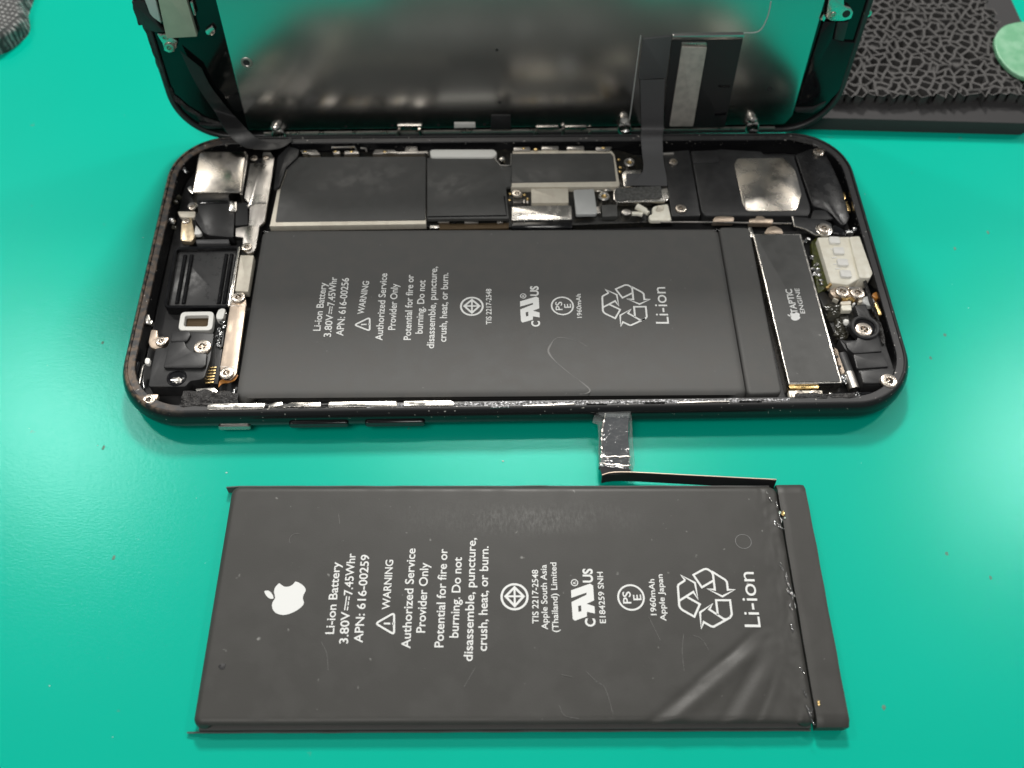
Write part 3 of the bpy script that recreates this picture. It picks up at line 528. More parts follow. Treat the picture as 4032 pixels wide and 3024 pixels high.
# ---------------------------------------------------------------- right end: speaker, dock connector, vibration motor
bp_ = prism('bracket', [(3.088, 2.865), (3.64, 2.911), (3.647, 1.147), (3.618, 1.106), (3.074, 1.1)], .3, .44, 'black_plastic', phone, .02, .02)
screw((3.269, 2.555), .435, .09, bp_, .2); screw((3.271, 1.284), .43, .11, bp_)
bm = bmesh.new(); add_tube(bm, [(*p, .44) for p in [(3.08, 2.796), (3.304, 2.804)]], .03); obj('bent_wire', bm, 'steel', bp_)
sp = prism('speaker_box', [(3.659, 2.883), (4.209, 2.902), (4.275, 2.929), (5.123, 2.85), (5.178, 2.729), (5.764, 2.74), (5.839, 1.38), (5.832, 1.221), (5.761, 1.071), (3.722, 1.096), (3.666, 1.216)], .2, .45, 'black_plastic', phone, .03, .03)
prism('step_plate', [(3.671, 2.833), (4.191, 2.879), (4.208, 2.598), (4.155, 2.53), (3.672, 2.508)], .44, .465, 'black_plastic', sp, .01, .02)
prism('magnet_plate', [(4.59, 2.633), (5.533, 2.647), (5.629, 2.492), (5.712, 2.272), (5.72, 1.629), (5.56, 1.247), (5.468, 1.198), (4.588, 1.202), (4.512, 1.323), (4.497, 2.47)], .44, .462, 'steel_cloudy', sp, .006, .05)['label'] = 'silver magnet plate of the speaker'
ab = prism('antenna_bracket', [(5.804, 2.767), (6.217, 2.947), (6.437, 2.795), (6.515, 2.384), (6.583, 1.768), (6.578, 1.064), (6.46, 0.847), (6.351, 0.833), (6.223, 1.131), (6.123, 1.227), (5.894, 1.341), (5.846, 2.04)], .3, .44, 'black_satin', phone, .03, .03)
screw((6.282, 2.797), .44, .115, ab)
prism('raised_step', [(5.874, 1.218), (6.108, 1.2), (6.23, 0.979), (6.082, 0.949), (5.769, 0.984)], .42, .47, 'black_plastic', ab, .02, .02)
for poly in ([(6.519, 1.693), (6.623, 1.725), (6.609, 1.546), (6.518, 1.515)], [(6.556, 1.466), (6.62, 1.482), (6.637, 1.226), (6.574, 1.211)]): prism('gold_contact', poly, .36, .42, 'gold', phone, .008)
wk = prism('dark_bracket', [(5.425, 1.045), (5.76, 1), (6.045, 0.943), (6.157, 0.855), (6.113, 0.579), (5.818, 0.568), (5.613, 0.723), (5.427, 0.796)], .40, .47, 'black_plastic', phone, .01, .02)
bm = bmesh.new(); add_tube(bm, [(*p, .46) for p in [(5.428, 1.044), (5.424, 0.805), (5.618, 0.732), (5.798, 0.57), (5.882, 0.585)]], .016); obj('bright_edge', bm, 'steel_bright', wk)
prism('washer', circ(*(5.982, 0.709), .165, 24), .42, .472, 'steel_bright', wk, .01); screw((5.97, 0.701), .468, .125, wk)
prism('moulded_corner', [(6.205, 0.899), (6.351, 0.804), (6.448, 0.649), (6.408, 0.573), (6.137, 0.623)], .3, .42, 'black_gloss', phone, .03, .03)
for poly in ([(3.909, 1.081), (4.03, 1.102), (4.298, 1.076), (4.267, 0.943), (3.842, 0.939)], [(4.573, 1.017), (4.706, 1.031), (4.739, 1.093), (4.858, 1.092), (4.895, 1.028), (5.057, 1.011), (5.025, 0.893), (4.556, 0.908)]):
    prism('spring_clip', poly, .34, .45, 'steel_warm', phone, .02, .015)
bm = bmesh.new(); add_tube(bm, [(*p, .42) for p in [(2.838, 0.972), (3.851, 0.959), (5.072, 0.913), (5.402, 0.909)]], .02); obj('antenna_strip', bm, 'steel', phone)
for p in [(6.456, 0.662), (6.587, 0.722), (6.52, 0.631)]: lump('solder_blob', (*p, .43), (.06, .05, .05), 'solder', phone, int(p[0] * 40), .5)

vm = prism('vibration_motor', [(4.584, 0.621), (5.512, 0.609), (5.609, -2.799), (4.667, -2.808)], .16, .46, 'steel_bright', phone, .012, .02, label='flat vibration motor under a black label')
prism('label_sheet', [(4.61, 0.585), (5.476, 0.574), (5.573, -2.771), (4.688, -2.767)], .455, .470, 'tape_black', vm, .004, .02)
bm = bmesh.new()
T0 = [(5.101, -1.294), (5.084, -0.738)]; add_text(bm, 'TAPTIC', T0[0], T0[1], .115, .4725, .02); obj('lettering', bm, 'ink', vm, smooth=False); bm = bmesh.new()
T1 = [(5.234, -1.3), (5.226, -0.726)]; add_text(bm, 'ENGINE', T1[0], T1[1], .082, .4725, .008); obj('lettering', bm, 'ink', vm, smooth=False)
APPLE = [[(x, y) for x, y in [(-3.694, 0.217), (-3.661, 0.192), (-3.618, 0.165), (-3.578, 0.159), (-3.531, 0.167), (-3.486, 0.196), (-3.45, 0.244), (-3.411, 0.232), (-3.342, 0.192), (-3.298, 0.15), (-3.279, 0.109), (-3.285, 0.071), (-3.304, 0.026), (-3.307, -0.019), (-3.3, -0.048), (-3.286, -0.085), (-3.291, -0.126), (-3.326, -0.17), (-3.38, -0.215), (-3.454, -0.255), (-3.529, -0.279), (-3.595, -0.283), (-3.668, -0.263), (-3.716, -0.23), (-3.749, -0.182), (-3.762, -0.129), (-3.758, -0.08), (-3.733, -0.031), (-3.733, -0.002), (-3.751, 0.052), (-3.759, 0.081), (-3.754, 0.139), (-3.728, 0.184)]], [(x, y) for x, y in [(-3.904, 0.095), (-3.865, 0.101), (-3.823, 0.085), (-3.782, 0.043), (-3.759, 0.002), (-3.757, -0.029), (-3.784, -0.033), (-3.826, -0.018), (-3.865, 0.015), (-3.897, 0.06)]]]
AC = (-3.517, -0.048)
def apple(c, s, rot, z, parent):
    bm = bmesh.new(); cs, sn = math.cos(rot) * s, math.sin(rot) * s
    for p in APPLE:
        q = [((x - AC[0]) * cs - (y - AC[1]) * sn + c[0], (x - AC[0]) * sn + (y - AC[1]) * cs + c[1]) for x, y in smooth_closed(p)]
        vs = [bm.verts.new((x, y, z)) for x, y in q]; bm.faces.new(vs)
    return obj('emblem', bm, 'ink', parent, smooth=False)
def smooth_closed(p, n=3):
    P_ = [Vector(q) for q in p]; m = len(P_); out = []
    for i in range(m):
        a, b, c, d = P_[i - 1], P_[i], P_[(i + 1) % m], P_[(i + 2) % m]
        if (b - a).angle(c - b, 0) > .9: out.append(tuple(b)); continue
        for k in range(n):
            t = k / n; v = .5 * ((2 * b) + (c - a) * t + (2 * a - 5 * b + 4 * c - d) * t * t + (3 * b - a - 3 * c + d) * t ** 3); out.append((v.x, v.y))
    return out
apple((5.043, -1.373), .36, .0, .4725, vm)
prism('lug', [(4.523, 0.811), (4.597, 0.816), (4.61, 0.617), (4.619, 0.529), (4.513, 0.575)], .36, .44, 'steel_bright', vm, .01); prism('lug', [(4.811, 0.653), (4.917, 0.815), (5.061, 0.858), (5.181, 0.767), (5.204, 0.639)], .36, .43, 'steel_warm', vm, .02, .04)
prism('lug', [(4.675, -2.797), (5.205, -2.796), (5.19, -2.872), (4.682, -2.874)], .3, .42, 'gold', vm, .01)
mp_ = prism('mounting_plate', [(4.64, -2.929), (5.23, -2.934), (5.197, -3.14), (4.643, -3.136)], .36, .45, 'beige_paint', phone, .01, .02)
screw((4.792, -3.065), .445, .125, mp_); screw((5.084, -3.065), .445, .125, mp_, .2)
ps = prism('slotted_strip', [(5.632, -2.012), (5.685, -2.058), (5.723, -2.541), (5.646, -2.613)], .3, .42, 'steel_warm', phone, .012, .02)
for q in [(5.639, -2.217), (5.649, -2.427)]: prism('slot', rect(*q, .05, .05), .41, .4235, 'board_dark', ps, 0)
lump('solder_blob', (*(5.664, -2.673), .38), (.08, .12, .08), 'solder', phone, 8, .3)
gb = prism('contact_board', [(5.715, 0.482), (5.879, 0.627), (5.901, -0.544), (5.781, -0.652), (5.607, -0.759), (5.665, -0.008)], .26, .36, 'board_green', phone, .01)
bm = bmesh.new()
for k, p in enumerate([(5.656, 0.089), (5.712, -0.082), (5.623, -0.194), (5.706, -0.223), (5.646, -0.307), (5.706, -0.335), (5.701, -0.474), (5.706, -0.557), (5.68, 0.568), (5.598, 0.495)]): add_lump(bm, (*p, .36), (.05, .045, .04), k, .7)
obj('solder_joints', bm, 'solder', gb)['kind'] = 'stuff'
dk = prism('dock_connector', [(5.797, 0.483), (6.431, 0.492), (6.403, -0.524), (6.151, -0.68), (5.832, -0.626)], .25, .50, 'white_plastic', phone, .02, .03, label='cream dock connector with four moulded tabs')
prism('raised_rail', [(6.386, 0.441), (6.591, 0.456), (6.64, -0.451), (6.564, -0.574), (6.367, -0.56)], .25, .56, 'white_plastic', dk, .02, .03)
for p in [(6.098, 0.373), (6.125, 0.113), (6.141, -0.171), (6.14, -0.444)]: prism('moulded_tab', rect(p[0], p[1], .21, .17, -.05), .48, .555, 'white_bright', dk, .02, .03)
for p in [(6.033, 0.186), (6.02, -0.028), (6.023, -0.183), (6.031, -0.295)]: prism('rib', rect(p[0], p[1], .10, .025, .2), .48, .512, 'white_bright', dk, .005)
bm = bmesh.new(); add_tube(bm, [(*p, .44) for p in [(5.744, -0.72), (5.882, -0.574)]], .035, 6); obj('gold_contact', bm, 'gold', dk)
mpl = prism('mounting_plate', [(5.811, -0.744), (5.902, -0.694), (6.163, -0.675), (6.232, -0.699), (6.402, -0.678), (6.456, -0.805), (6.384, -0.963), (6.282, -0.973), (6.133, -0.903), (6.003, -0.912), (5.851, -0.899), (5.803, -0.819)], .34, .44, 'steel_warm', phone, .012, .03)
screw((6.02, -0.812), .435, .13, mpl); screw((6.294, -0.846), .435, .135, mpl, .3)
prism('bent_tab', [(6.14, -0.738), (6.174, -0.71), (6.364, -0.719), (6.36, -0.759), (6.143, -0.767)], .40, .49, 'steel_bright', mpl, .012, .02)
for poly, m_, z in (([(5.988, -0.94), (6.068, -0.908), (6.203, -0.915), (6.118, -0.971), (6.009, -0.969)], 'gold', .44), ([(5.853, -0.903), (5.932, -0.96), (5.925, -0.994), (5.837, -0.936)], 'beige_paint', .43), ([(5.95, -1.013), (6.15, -0.994), (6.14, -1.083), (5.947, -1.092)], 'beige_paint', .44), ([(5.936, -1.116), (6.124, -1.104), (6.112, -1.232), (5.929, -1.235)], 'white_plastic', .46), ([(6.17, -1.043), (6.22, -1.021), (6.228, -1.066), (6.178, -1.088)], 'white_bright', .43), ([(6.288, -0.984), (6.366, -0.963), (6.36, -1.03), (6.292, -1.052)], 'beige_paint', .44), ([(6.142, -0.888), (6.262, -0.969), (6.23, -0.991), (6.13, -0.944)], 'gold', .42), ([(6.58, -0.848), (6.696, -0.781), (6.699, -0.93), (6.624, -0.974), (6.565, -0.916)], 'copper_flex', .45)):
    prism('small_component', poly, z - .10, z, m_, phone, .012, .015)
prism('clear_dome', circ(*(6.469, -1.017), .12, 18), .36, .46, 'clear_pad', phone, .04)
prism('gold_bracket', [(6.53, -1.104), (6.587, -1.072), (6.624, -1.378), (6.547, -1.404)], .34, .52, 'gold', phone, .02, .01)['label'] = 'bright gold contact bracket by the rim'
bb = prism('antenna_cover', [(6.165, -1.151), (6.394, -1.115), (6.39, -1.232), (6.405, -1.388), (6.458, -1.509), (6.421, -1.552), (6.321, -1.48), (6.217, -1.467), (6.183, -1.417)], .3, .50, 'black_plastic', phone, .02, .03)
ls2 = prism('lower_speaker', [(5.751, -1.833), (5.856, -1.886), (6.078, -1.876), (6.16, -1.699), (6.248, -1.493), (6.417, -1.496), (6.513, -1.497), (6.575, -1.55), (6.554, -1.73), (6.589, -2.47), (6.616, -2.701), (6.52, -2.843), (6.384, -2.901), (6.276, -2.839), (5.96, -2.835), (5.953, -2.545), (5.924, -2.2), (5.805, -2.074)], .2, .44, 'black_plastic', phone, .02, .03, label='matte black lower speaker module')
prism('raised_step', [(5.825, -1.958), (6.044, -1.91), (6.12, -1.759), (6.308, -1.813), (6.451, -1.738), (6.446, -2.167), (5.928, -2.204), (5.845, -2.109)], .42, .49, 'black_plastic', ls2, .02, .03)
prism('raised_step', [(5.92, -2.206), (6.457, -2.174), (6.497, -2.48), (5.918, -2.516)], .42, .475, 'black_plastic', ls2, .015, .02)
prism('raised_step', [(5.954, -2.558), (6.526, -2.528), (6.562, -2.72), (6.467, -2.862), (6.261, -2.828), (5.959, -2.83)], .42, .49, 'black_plastic', ls2, .02, .03)
hc = (6.243, -1.651); bm = bmesh.new(); add_frame(bm, circ(*hc, .26, 32), circ(*hc, .19, 32), .40, .535, .02); obj('screw_collar', bm, 'black_plastic', ls2)
prism('collar_floor', circ(*hc, .195, 28), .40, .492, 'black_gloss', ls2, 0)
screw((6.196, -1.722), .49, .155, ls2); screw((6.396, -2.814), .488, .15, ls2, .4)
prism('rim_clip', [(6.472, -1.607), (6.571, -1.565), (6.571, -1.717), (6.493, -1.748)], .36, .47, 'black_plastic', phone, .015, .02)
bm = bmesh.new()
for k, p in enumerate([(5.748, -1.119), (5.798, -1.187), (5.82, -1.254), (5.744, -1.319), (5.875, -1.121)]): add_lump(bm, (*p, .37), (.10, .09, .07), k, .4)
for k, p in enumerate([(5.86, -1.38), (5.855, -1.446), (5.848, -1.501), (5.862, -1.544), (5.868, -1.599), (5.828, -1.664), (5.879, -1.675), (5.87, -1.761), (5.777, -1.695)]): add_lump(bm, (*p, .35), (.085, .06, .06), k + 9, .4)
obj('glue_blobs', bm, 'glue', phone)['kind'] = 'stuff'
lump('solder_blob', (*(5.956, -1.48), .42), (.055, .06, .05), 'white_bright', phone, 3, .4)
prism('dark_board', [(5.61, -0.739), (5.73, -0.694), (5.826, -0.856), (5.948, -1.062), (6.239, -1.066), (6.22, -1.4), (5.944, -1.767), (5.759, -1.797), (5.662, -1.215)], .2, .34, 'board_dark', phone, .01)
bm = bmesh.new(); add_tube(bm, [(*p, .36) for p in [(5.794, -2.54), (5.824, -2.878)]], .10, 12); obj('metal_sleeve', bm, 'steel', phone)
bm = bmesh.new(); add_tube(bm, [(*p, .36) for p in [(5.753, -2.144), (5.794, -2.54)]], .10, 12); obj('motor_sleeve', bm, 'black_plastic', phone)
bm = bmesh.new(); add_tube(bm, [(*p, .40) for p in [(5.325, -3.013), (5.781, -3.016), (6.069, -3.001)]], .05, 8); obj('antenna_boss', bm, 'black_gloss', phone)
lump('solder_blob', (*(5.351, -3.027), .44), (.04, .06, .03), 'steel_bright', phone, 5, .4)
bm = bmesh.new()
for k in range(12): add_lump(bm, (5.773 + random.uniform(-.12, .12), -3.083 + random.uniform(-.06, .06), .50), (.025, .02, .02), k, .5, 1)
obj('metal_crumbs', bm, 'solder', phone)['kind'] = 'stuff'

# ---------------------------------------------------------------- batteries
def sdrr(x, y, hx, hy, r):
    qx, qy = abs(x) - hx + r, abs(y) - hy + r
    return math.hypot(max(qx, 0), max(qy, 0)) + min(max(qx, qy), 0) - r
def seg_d(p, a, b):
    ab = b - a; t = max(0, min(1, (p - a).dot(ab) / ab.length_squared)); return (p - a - ab * t).length, t, (ab.x * (p - a).y - ab.y * (p - a).x)
def pouch(name, u0, u1, hw, h, sh, r, parent, m, wr=None, nx=150, ny=64):
    """pouch cell: rounded shoulders, flat top, optional wrinkles wr(u, v) -> dz"""
    bm = bmesh.new(); cx, hx = (u0 + u1) / 2, (u1 - u0) / 2; g = []
    def sp_(i, n, half):   # denser near the borders
        t = i / n * 2 - 1; return half * (math.sin(t * math.pi / 2) * .35 + t * .65)
    for i in range(nx + 1):
        row = []
        for j in range(ny + 1):
            x, y = sp_(i, nx, hx), sp_(j, ny, hw); d = -sdrr(x, y, hx, hw, r)
            if d <= 0:
                sx_, sy_ = math.copysign(hx - r, x), math.copysign(hw - r, y); v = Vector((x - sx_, y - sy_))
                if v.length > 1e-6: v = v.normalized() * r
                x, y = sx_ + v.x, sy_ + v.y; z = h - sh
            else:
                k = min(1, d / sh); z = h - sh * (1 - math.sqrt(max(0, 1 - (1 - k) ** 2)))
                if wr: z += wr(x + cx, y) * min(1, d / (sh * .8))
            row.append(bm.verts.new((x + cx, y, z)))
        g.append(row)
    for i in range(nx):
        for j in range(ny): bm.faces.new((g[i][j], g[i + 1][j], g[i + 1][j + 1], g[i][j + 1]))
    loop = [g[i][0] for i in range(nx)] + [g[nx][j] for j in range(ny)] + [g[i][ny] for i in range(nx, 0, -1)] + [g[0][j] for j in range(ny, 0, -1)]
    low = [bm.verts.new((v.co.x, v.co.y, .0)) for v in loop]; n = len(loop)
    for i in range(n): bm.faces.new((loop[i], loop[(i + 1) % n], low[(i + 1) % n], low[i]))
    bm.faces.new(low)
    return obj(name, bm, m, parent)
def line(parent, s, p, cap, z, bold=.012): return text(s, p[0], p[1], cap, z, parent, bold)
def dc_sign(parent, p, cap, z):
    """direct-current sign: one bar over three dashes; p = start and end on the baseline"""
    bm = bmesh.new(); a, b = Vector(p[0]), Vector(p[1]); up = Vector((-(b - a).y, (b - a).x)).normalized() * cap
    add_stroke(bm, [a + up * .62, b + up * .62], cap * .13, z)
    for k in range(3): add_stroke(bm, [a.lerp(b, k * .36) + up * .30, a.lerp(b, k * .36 + .27) + up * .30], cap * .13, z)
    obj('direct_current_sign', bm, 'ink', parent, smooth=False)
def warn_tri(parent, p, z):
    bm = bmesh.new(); add_stroke(bm, rounded(p, .05, 4), .030, z, True)
    c = (Vector(p[0]) + Vector(p[1]) + Vector(p[2])) / 3; d = (Vector(p[0]) - c); d.normalize(); e = c + d * .062; f = c - d * .035
    add_stroke(bm, [e, f], .028, z); add_stroke(bm, [f - d * .028, f - d * .056], .028, z); obj('warning_triangle', bm, 'ink', parent, smooth=False)
RECY = [[(2.567, 0.253), (2.457, 0.182), (2.444, 0.153), (2.434, -0.151), (2.45, -0.193), (2.48, -0.224), (2.646, -0.325), (2.752, -0.13), (2.554, -0.007)], [(2.445, -0.074), (2.675, 0.067), (2.733, -0.053), (2.714, 0.21), (2.507, 0.338), (2.567, 0.253)],
        [(3.001, 0.245), (2.813, 0.138), (2.704, 0.339), (2.874, 0.43), (2.913, 0.437), (2.946, 0.426), (2.991, 0.39), (3.01, 0.346), (3.01, 0.098), (2.889, 0.115), (3.114, -0.008), (3.32, 0.101), (3.21, 0.096), (3.212, 0.223), (3.189, 0.259), (2.998, 0.396)],
        [(3.007, -0.298), (3.008, -0.068), (3.223, -0.068), (3.221, -0.291), (3.188, -0.34), (2.921, -0.48), (2.882, -0.473), (2.778, -0.407), (2.73, -0.51), (2.741, -0.259), (2.951, -0.12), (2.885, -0.211), (3.004, -0.298), (3.084, -0.36), (3.13, -0.367), (3.188, -0.34)]]
RC0 = (2.857, -0.046)
UL = [[(0.791, 0.094), (1.089, 0.201), (1.134, 0.171), (1.138, -0.067), (1.022, -0.119), (1.139, -0.161), (1.139, -0.272), (1.019, -0.245), (1.015, -0.318), (0.828, -0.383), (0.799, -0.355), (0.791, -0.09), (1.025, 0.022), (1.027, 0.058), (0.792, -0.025)], [(0.889, -0.154), (0.935, -0.143), (0.936, -0.236), (0.891, -0.248)]]
UC0 = (0.966, -0.093)
UT = [('US', [(1.13, 0.217), (1.134, 0.444)], .145), ('C', [(1.132, -0.476), (1.135, -0.35)], .145)]
UR_ = (0.85, 0.217)
TIS0 = (-0.079, -0.005)
TISD = [(-0.078, 0.144), (0.06, 0), (-0.076, -0.152), (-0.216, 0.001)]
PSE0 = (1.706, -0.021)
PST = [('PS', [(1.703, -0.117), (1.701, 0.074)], .12), ('E', [(1.862, -0.064), (1.86, 0.024)], .12)]
def sh(p, o, c): return [(x - o[0] + c[0], y - o[1] + c[1]) for x, y in p]
def recycle(parent, c, z):
    bm = bmesh.new()
    for k, p in enumerate(RECY): add_stroke(bm, sh(p, RC0, c), .032, z + k * .0002)
    obj('recycling_sign', bm, 'ink', parent, smooth=False)
def ulmark(parent, c, z):
    bm = bmesh.new(); add_fill(bm, [sh(p, UC0, c) for p in UL], z)
    for s, p, cap in UT: q = sh(p, UC0, c); add_text(bm, s, q[0], q[1], cap, z, .03)
    q = sh([UR_], UC0, c)[0]; add_stroke(bm, circ(*q, .050, 20), .014, z, True); add_text(bm, 'R', (q[0] + .022, q[1] - .022), (q[0] + .022, q[1] + .024), .045, z, .01); obj('certification_mark', bm, 'ink', parent, smooth=False)
def tismark(parent, c, z):
    bm = bmesh.new(); add_stroke(bm, circ(*c, .198, 40), .034, z, True); d = sh(TISD, TIS0, c); add_stroke(bm, d, .036, z, True); add_stroke(bm, [d[0], d[2]], .03, z + .0003); add_stroke(bm, [d[1], d[3]], .03, z + .0006)
    obj('certification_mark', bm, 'ink', parent, smooth=False)
def psemark(parent, c, z):
    bm = bmesh.new(); add_stroke(bm, circ(*c, .196, 40), .028, z, True)
    for s, p, cap in PST: q = sh(p, PSE0, c); add_text(bm, s, q[0], q[1], cap, z, .012)
    obj('certification_mark', bm, 'ink', parent, smooth=False)

# battery still in the phone
b1 = thing('phone_battery', 'black battery still seated inside the open phone, number ending 256', 'battery', (-0.1732, -1.0861, .152), -0.0076)
zb = .475 - .152
seam = [(4.064, 1.544), (4.141, -1.814)]
su = (seam[0][0] + seam[1][0]) / 2
pouch('cell_pouch', -4.70, su + .02, 1.915, zb, .14, .16, b1, 'wrap', lambda u, v: .003 * noise.noise(Vector((u * .6, v * .9, 1))))
bm = bmesh.new(); add_prism(bm, [(su, -1.90), (4.70, -1.88), (4.70, 1.90), (su, 1.91)], .0, zb + .004, .05, .06, 4); obj('terminal_fold', bm, 'wrap', b1)
bm = bmesh.new(); add_prism(bm, [(-4.72, -1.955), (4.3, -1.955), (4.3, -1.925), (-4.72, -1.925)], 0, zb - .13, .01); obj('edge_seal', bm, 'black_gloss', b1)
bm = bmesh.new(); add_prism(bm, [(-4.72, 1.93), (4.3, 1.93), (4.3, 1.96), (-4.72, 1.96)], 0, zb - .12, .01); obj('edge_seal', bm, 'black_gloss', b1)
zt = zb + .0035
line(b1, 'Li-ion Battery', [(-3.352, -0.505), (-3.331, 0.584)], .126, zt); line(b1, '3.80V', [(-3.152, -0.639), (-3.15, -0.145)], .126, zt); dc_sign(b1, [(-3.151, -0.135), (-3.145, 0.037)], .126, zt); line(b1, '7.45Whr', [(-3.147, 0.051), (-3.153, 0.711)], .126, zt)
line(b1, 'APN: 616-00256', [(-2.936, -0.617), (-2.93, 0.689)], .126, zt); line(b1, 'WARNING', [(-2.602, -0.144), (-2.551, 0.61)], .115, zt); warn_tri(b1, [(-2.752, -0.38), (-2.471, -0.511), (-2.49, -0.217)], zt)
line(b1, 'Authorized Service', [(-2.234, -0.721), (-2.231, 0.796)], .126, zt); line(b1, 'Provider Only', [(-2.019, -0.493), (-2.017, 0.551)], .126, zt); line(b1, 'Potential for fire or', [(-1.732, -0.713), (-1.738, 0.759)], .126, zt)
line(b1, 'burning. Do not', [(-1.53, -0.579), (-1.517, 0.629)], .126, zt); line(b1, 'disassemble, puncture,', [(-1.317, -0.899), (-1.308, 0.946)], .126, zt); line(b1, 'crush, heat, or burn.', [(-1.105, -0.76), (-1.097, 0.802)], .126, zt)
tismark(b1, (-0.654, 0.023), zt); line(b1, 'TIS 2217-2548', [(-0.299, -0.384), (-0.299, 0.421)], .095, zt)
ulmark(b1, (0.4, -0.058), zt); psemark(b1, (0.994, 0.022), zt); line(b1, '1960mAh', [(1.335, -0.248), (1.341, 0.292)], .085, zt); recycle(b1, (2.148, 0.014), zt); line(b1, 'Li-ion', [(2.9, -0.391), (2.913, 0.441)], .235, zt, 0)
gp = smooth_path([(*p, zb) for p in [(1.394, -0.884), (1.213, -0.755), (0.887, -0.681), (0.74, -0.851), (0.706, -0.992), (0.798, -1.161), (0.996, -1.383), (1.259, -1.63), (1.387, -1.779), (1.338, -1.845), (1.212, -1.865)]], 5)
bm = bmesh.new(); add_stroke(bm, [tuple(v)[:2] for v in gp], [.006 + .030 * math.exp(-((k - 19) / 6) ** 2) + .018 * math.exp(-((k - 40) / 5) ** 2) + .004 * math.sin(k * .9) for k in range(len(gp))], zb + .003); obj('glue_thread', bm, 'scuff', b1, smooth=False)

# old battery lying in front
b2 = thing('phone_battery', 'scuffed black battery with an apple emblem and creased corner on the green mat', 'battery', (-0.103, -6.4725, 0), -0.0169)
CR = [[Vector(p) for p in [(3.707, -0.667), (2.91, -1.271), (1.998, -1.969)]], [Vector(p) for p in [(3.816, -0.828), (3.507, -1.298), (3.03, -1.948)]], [Vector(p) for p in [(0.907, -1.135), (1.232, -1.393), (1.354, -1.918)]], [Vector(p) for p in [(3.905, -0.934), (3.693, -1.452), (3.412, -1.95)]], [Vector(p) for p in [(3.62, -0.531), (3.193, -0.906), (2.675, -1.27)]]]
SE = [(4.235, 1.873), (4.19, -1.879)]
def wrinkle(u, v):
    p = Vector((u, v)); z = .004 * noise.noise(Vector((u * .7, v * .9, 4))) + .0012 * noise.noise(Vector((u * 3, v * 3, 1)))
    for c, A, w in ((CR[0], .046, .12), (CR[1], .034, .13), (CR[2], .006, .05), (CR[3], .014, .06), (CR[4], .012, .05)):
        best = min(((*seg_d(p, a, b), (b - a).length) for a, b in zip(c, c[1:])), key=lambda q: q[0])
        d, sd = best[0], best[2] / best[3]; run = min(1, (p - c[0]).length / .5)
        if d < w * 3.5: z += run * (A * .6 * math.exp(-(d / w) ** 2) - A * .45 * math.exp(-((sd + w * 1.2) / w) ** 2) * math.exp(-max(0, d - w * 1.6) / w * 2))
    us = SE[0][0] + (SE[1][0] - SE[0][0]) * (SE[0][1] - v) / (SE[0][1] - SE[1][1]); d = us - u
    if d < .45: z += (.026 * noise.noise(Vector((u * 9, v * 2.2, 7))) + .012 * noise.noise(Vector((u * 16, v * 7, 2))) - .016) * (1 - d / .45)
    return z
ub = SE[0][0] + .02
pouch('cell_pouch', -4.69, ub, 1.90, .30, .12, .15, b2, 'wrap_dust_glare', wrinkle, 260, 110)
bm = bmesh.new(); tb = [(4.274, 1.932), (4.656, 1.932), (4.68, -1.93), (4.22, -1.928)]; g = []
for i in range(9):
    row = []
    for j in range(41):
        v = 1.93 - 3.86 * j / 40; t = i / 8; u = ub + .0 + (4.72 - ub) * t; e = min(1, (1.93 - abs(v)) / .08)
        z = .292 - .07 * (1 - math.sqrt(max(0, 1 - (1 - e) ** 2))) + .010 * noise.noise(Vector((u * 4, v * 1.5, 2))) - (.02 if i == 0 else 0) - (.015 if i == 8 else 0)
        row.append(bm.verts.new((u + .012 * noise.noise(Vector((3, v * 2, i))), v, z)))
    g.append(row)
for i in range(8):
    for j in range(40): bm.faces.new((g[i][j], g[i + 1][j], g[i + 1][j + 1], g[i][j + 1]))
loop = [g[i][0] for i in range(8)] + [g[8][j] for j in range(40)] + [g[i][40] for i in range(8, 0, -1)] + [g[0][j] for j in range(40, 0, -1)]
low = [bm.verts.new((v.co.x - (.04 if v.co.x > 4.6 else 0), v.co.y, .02)) for v in loop]
for i in range(len(loop)): bm.faces.new((loop[i], loop[(i + 1) % len(loop)], low[(i + 1) % len(loop)], low[i]))
bm.faces.new(low); obj('terminal_fold', bm, 'wrap_dust_glare', b2)
def seal(sgn, x0, x1, tip):
    bm = bmesh.new(); y = sgn * 1.885; a, b = [], []
    add_prism(bm, [(-4.62, min(sgn * 1.80, sgn * 1.915)), (x1, min(sgn * 1.80, sgn * 1.915)), (x1, max(sgn * 1.80, sgn * 1.915)), (-4.62, max(sgn * 1.80, sgn * 1.915))], 0.002, .13, .01)
    for k in range(41):
        u = x0 + (x1 - x0) * k / 40; hgt = (.20 if sgn > 0 else .09) + .008 * noise.noise(Vector((u, sgn, 0))) - (.03 if k == 0 else 0); yy = y + sgn * (.03 + .008 * noise.noise(Vector((u * 2, sgn, 4))))
        a.append((u, yy, .01)); b.append((u, yy + sgn * .012, hgt))
    add_ribbon(bm, a, b, .02); return obj('edge_seal', bm, 'wrap', b2)
seal(1, -4.80, 4.15, 0); seal(-1, -4.80, 4.2, 0)
zt = .304
apple(AC, 1, 0, zt, b2)
line(b2, 'Li-ion Battery', [(-2.785, -0.576), (-2.789, 0.56)], .127, zt); line(b2, '3.80V', [(-2.564, -0.721), (-2.575, -0.232)], .127, zt); dc_sign(b2, [(-2.577, -0.217), (-2.565, 0.005)], .127, zt); line(b2, '7.45Whr', [(-2.561, 0.024), (-2.565, 0.702)], .127, zt)
line(b2, 'APN: 616-00259', [(-2.348, -0.711), (-2.347, 0.68)], .127, zt); line(b2, 'WARNING', [(-1.976, -0.202), (-1.968, 0.595)], .115, zt); warn_tri(b2, [(-2.173, -0.418), (-1.885, -0.586), (-1.904, -0.255)], zt)
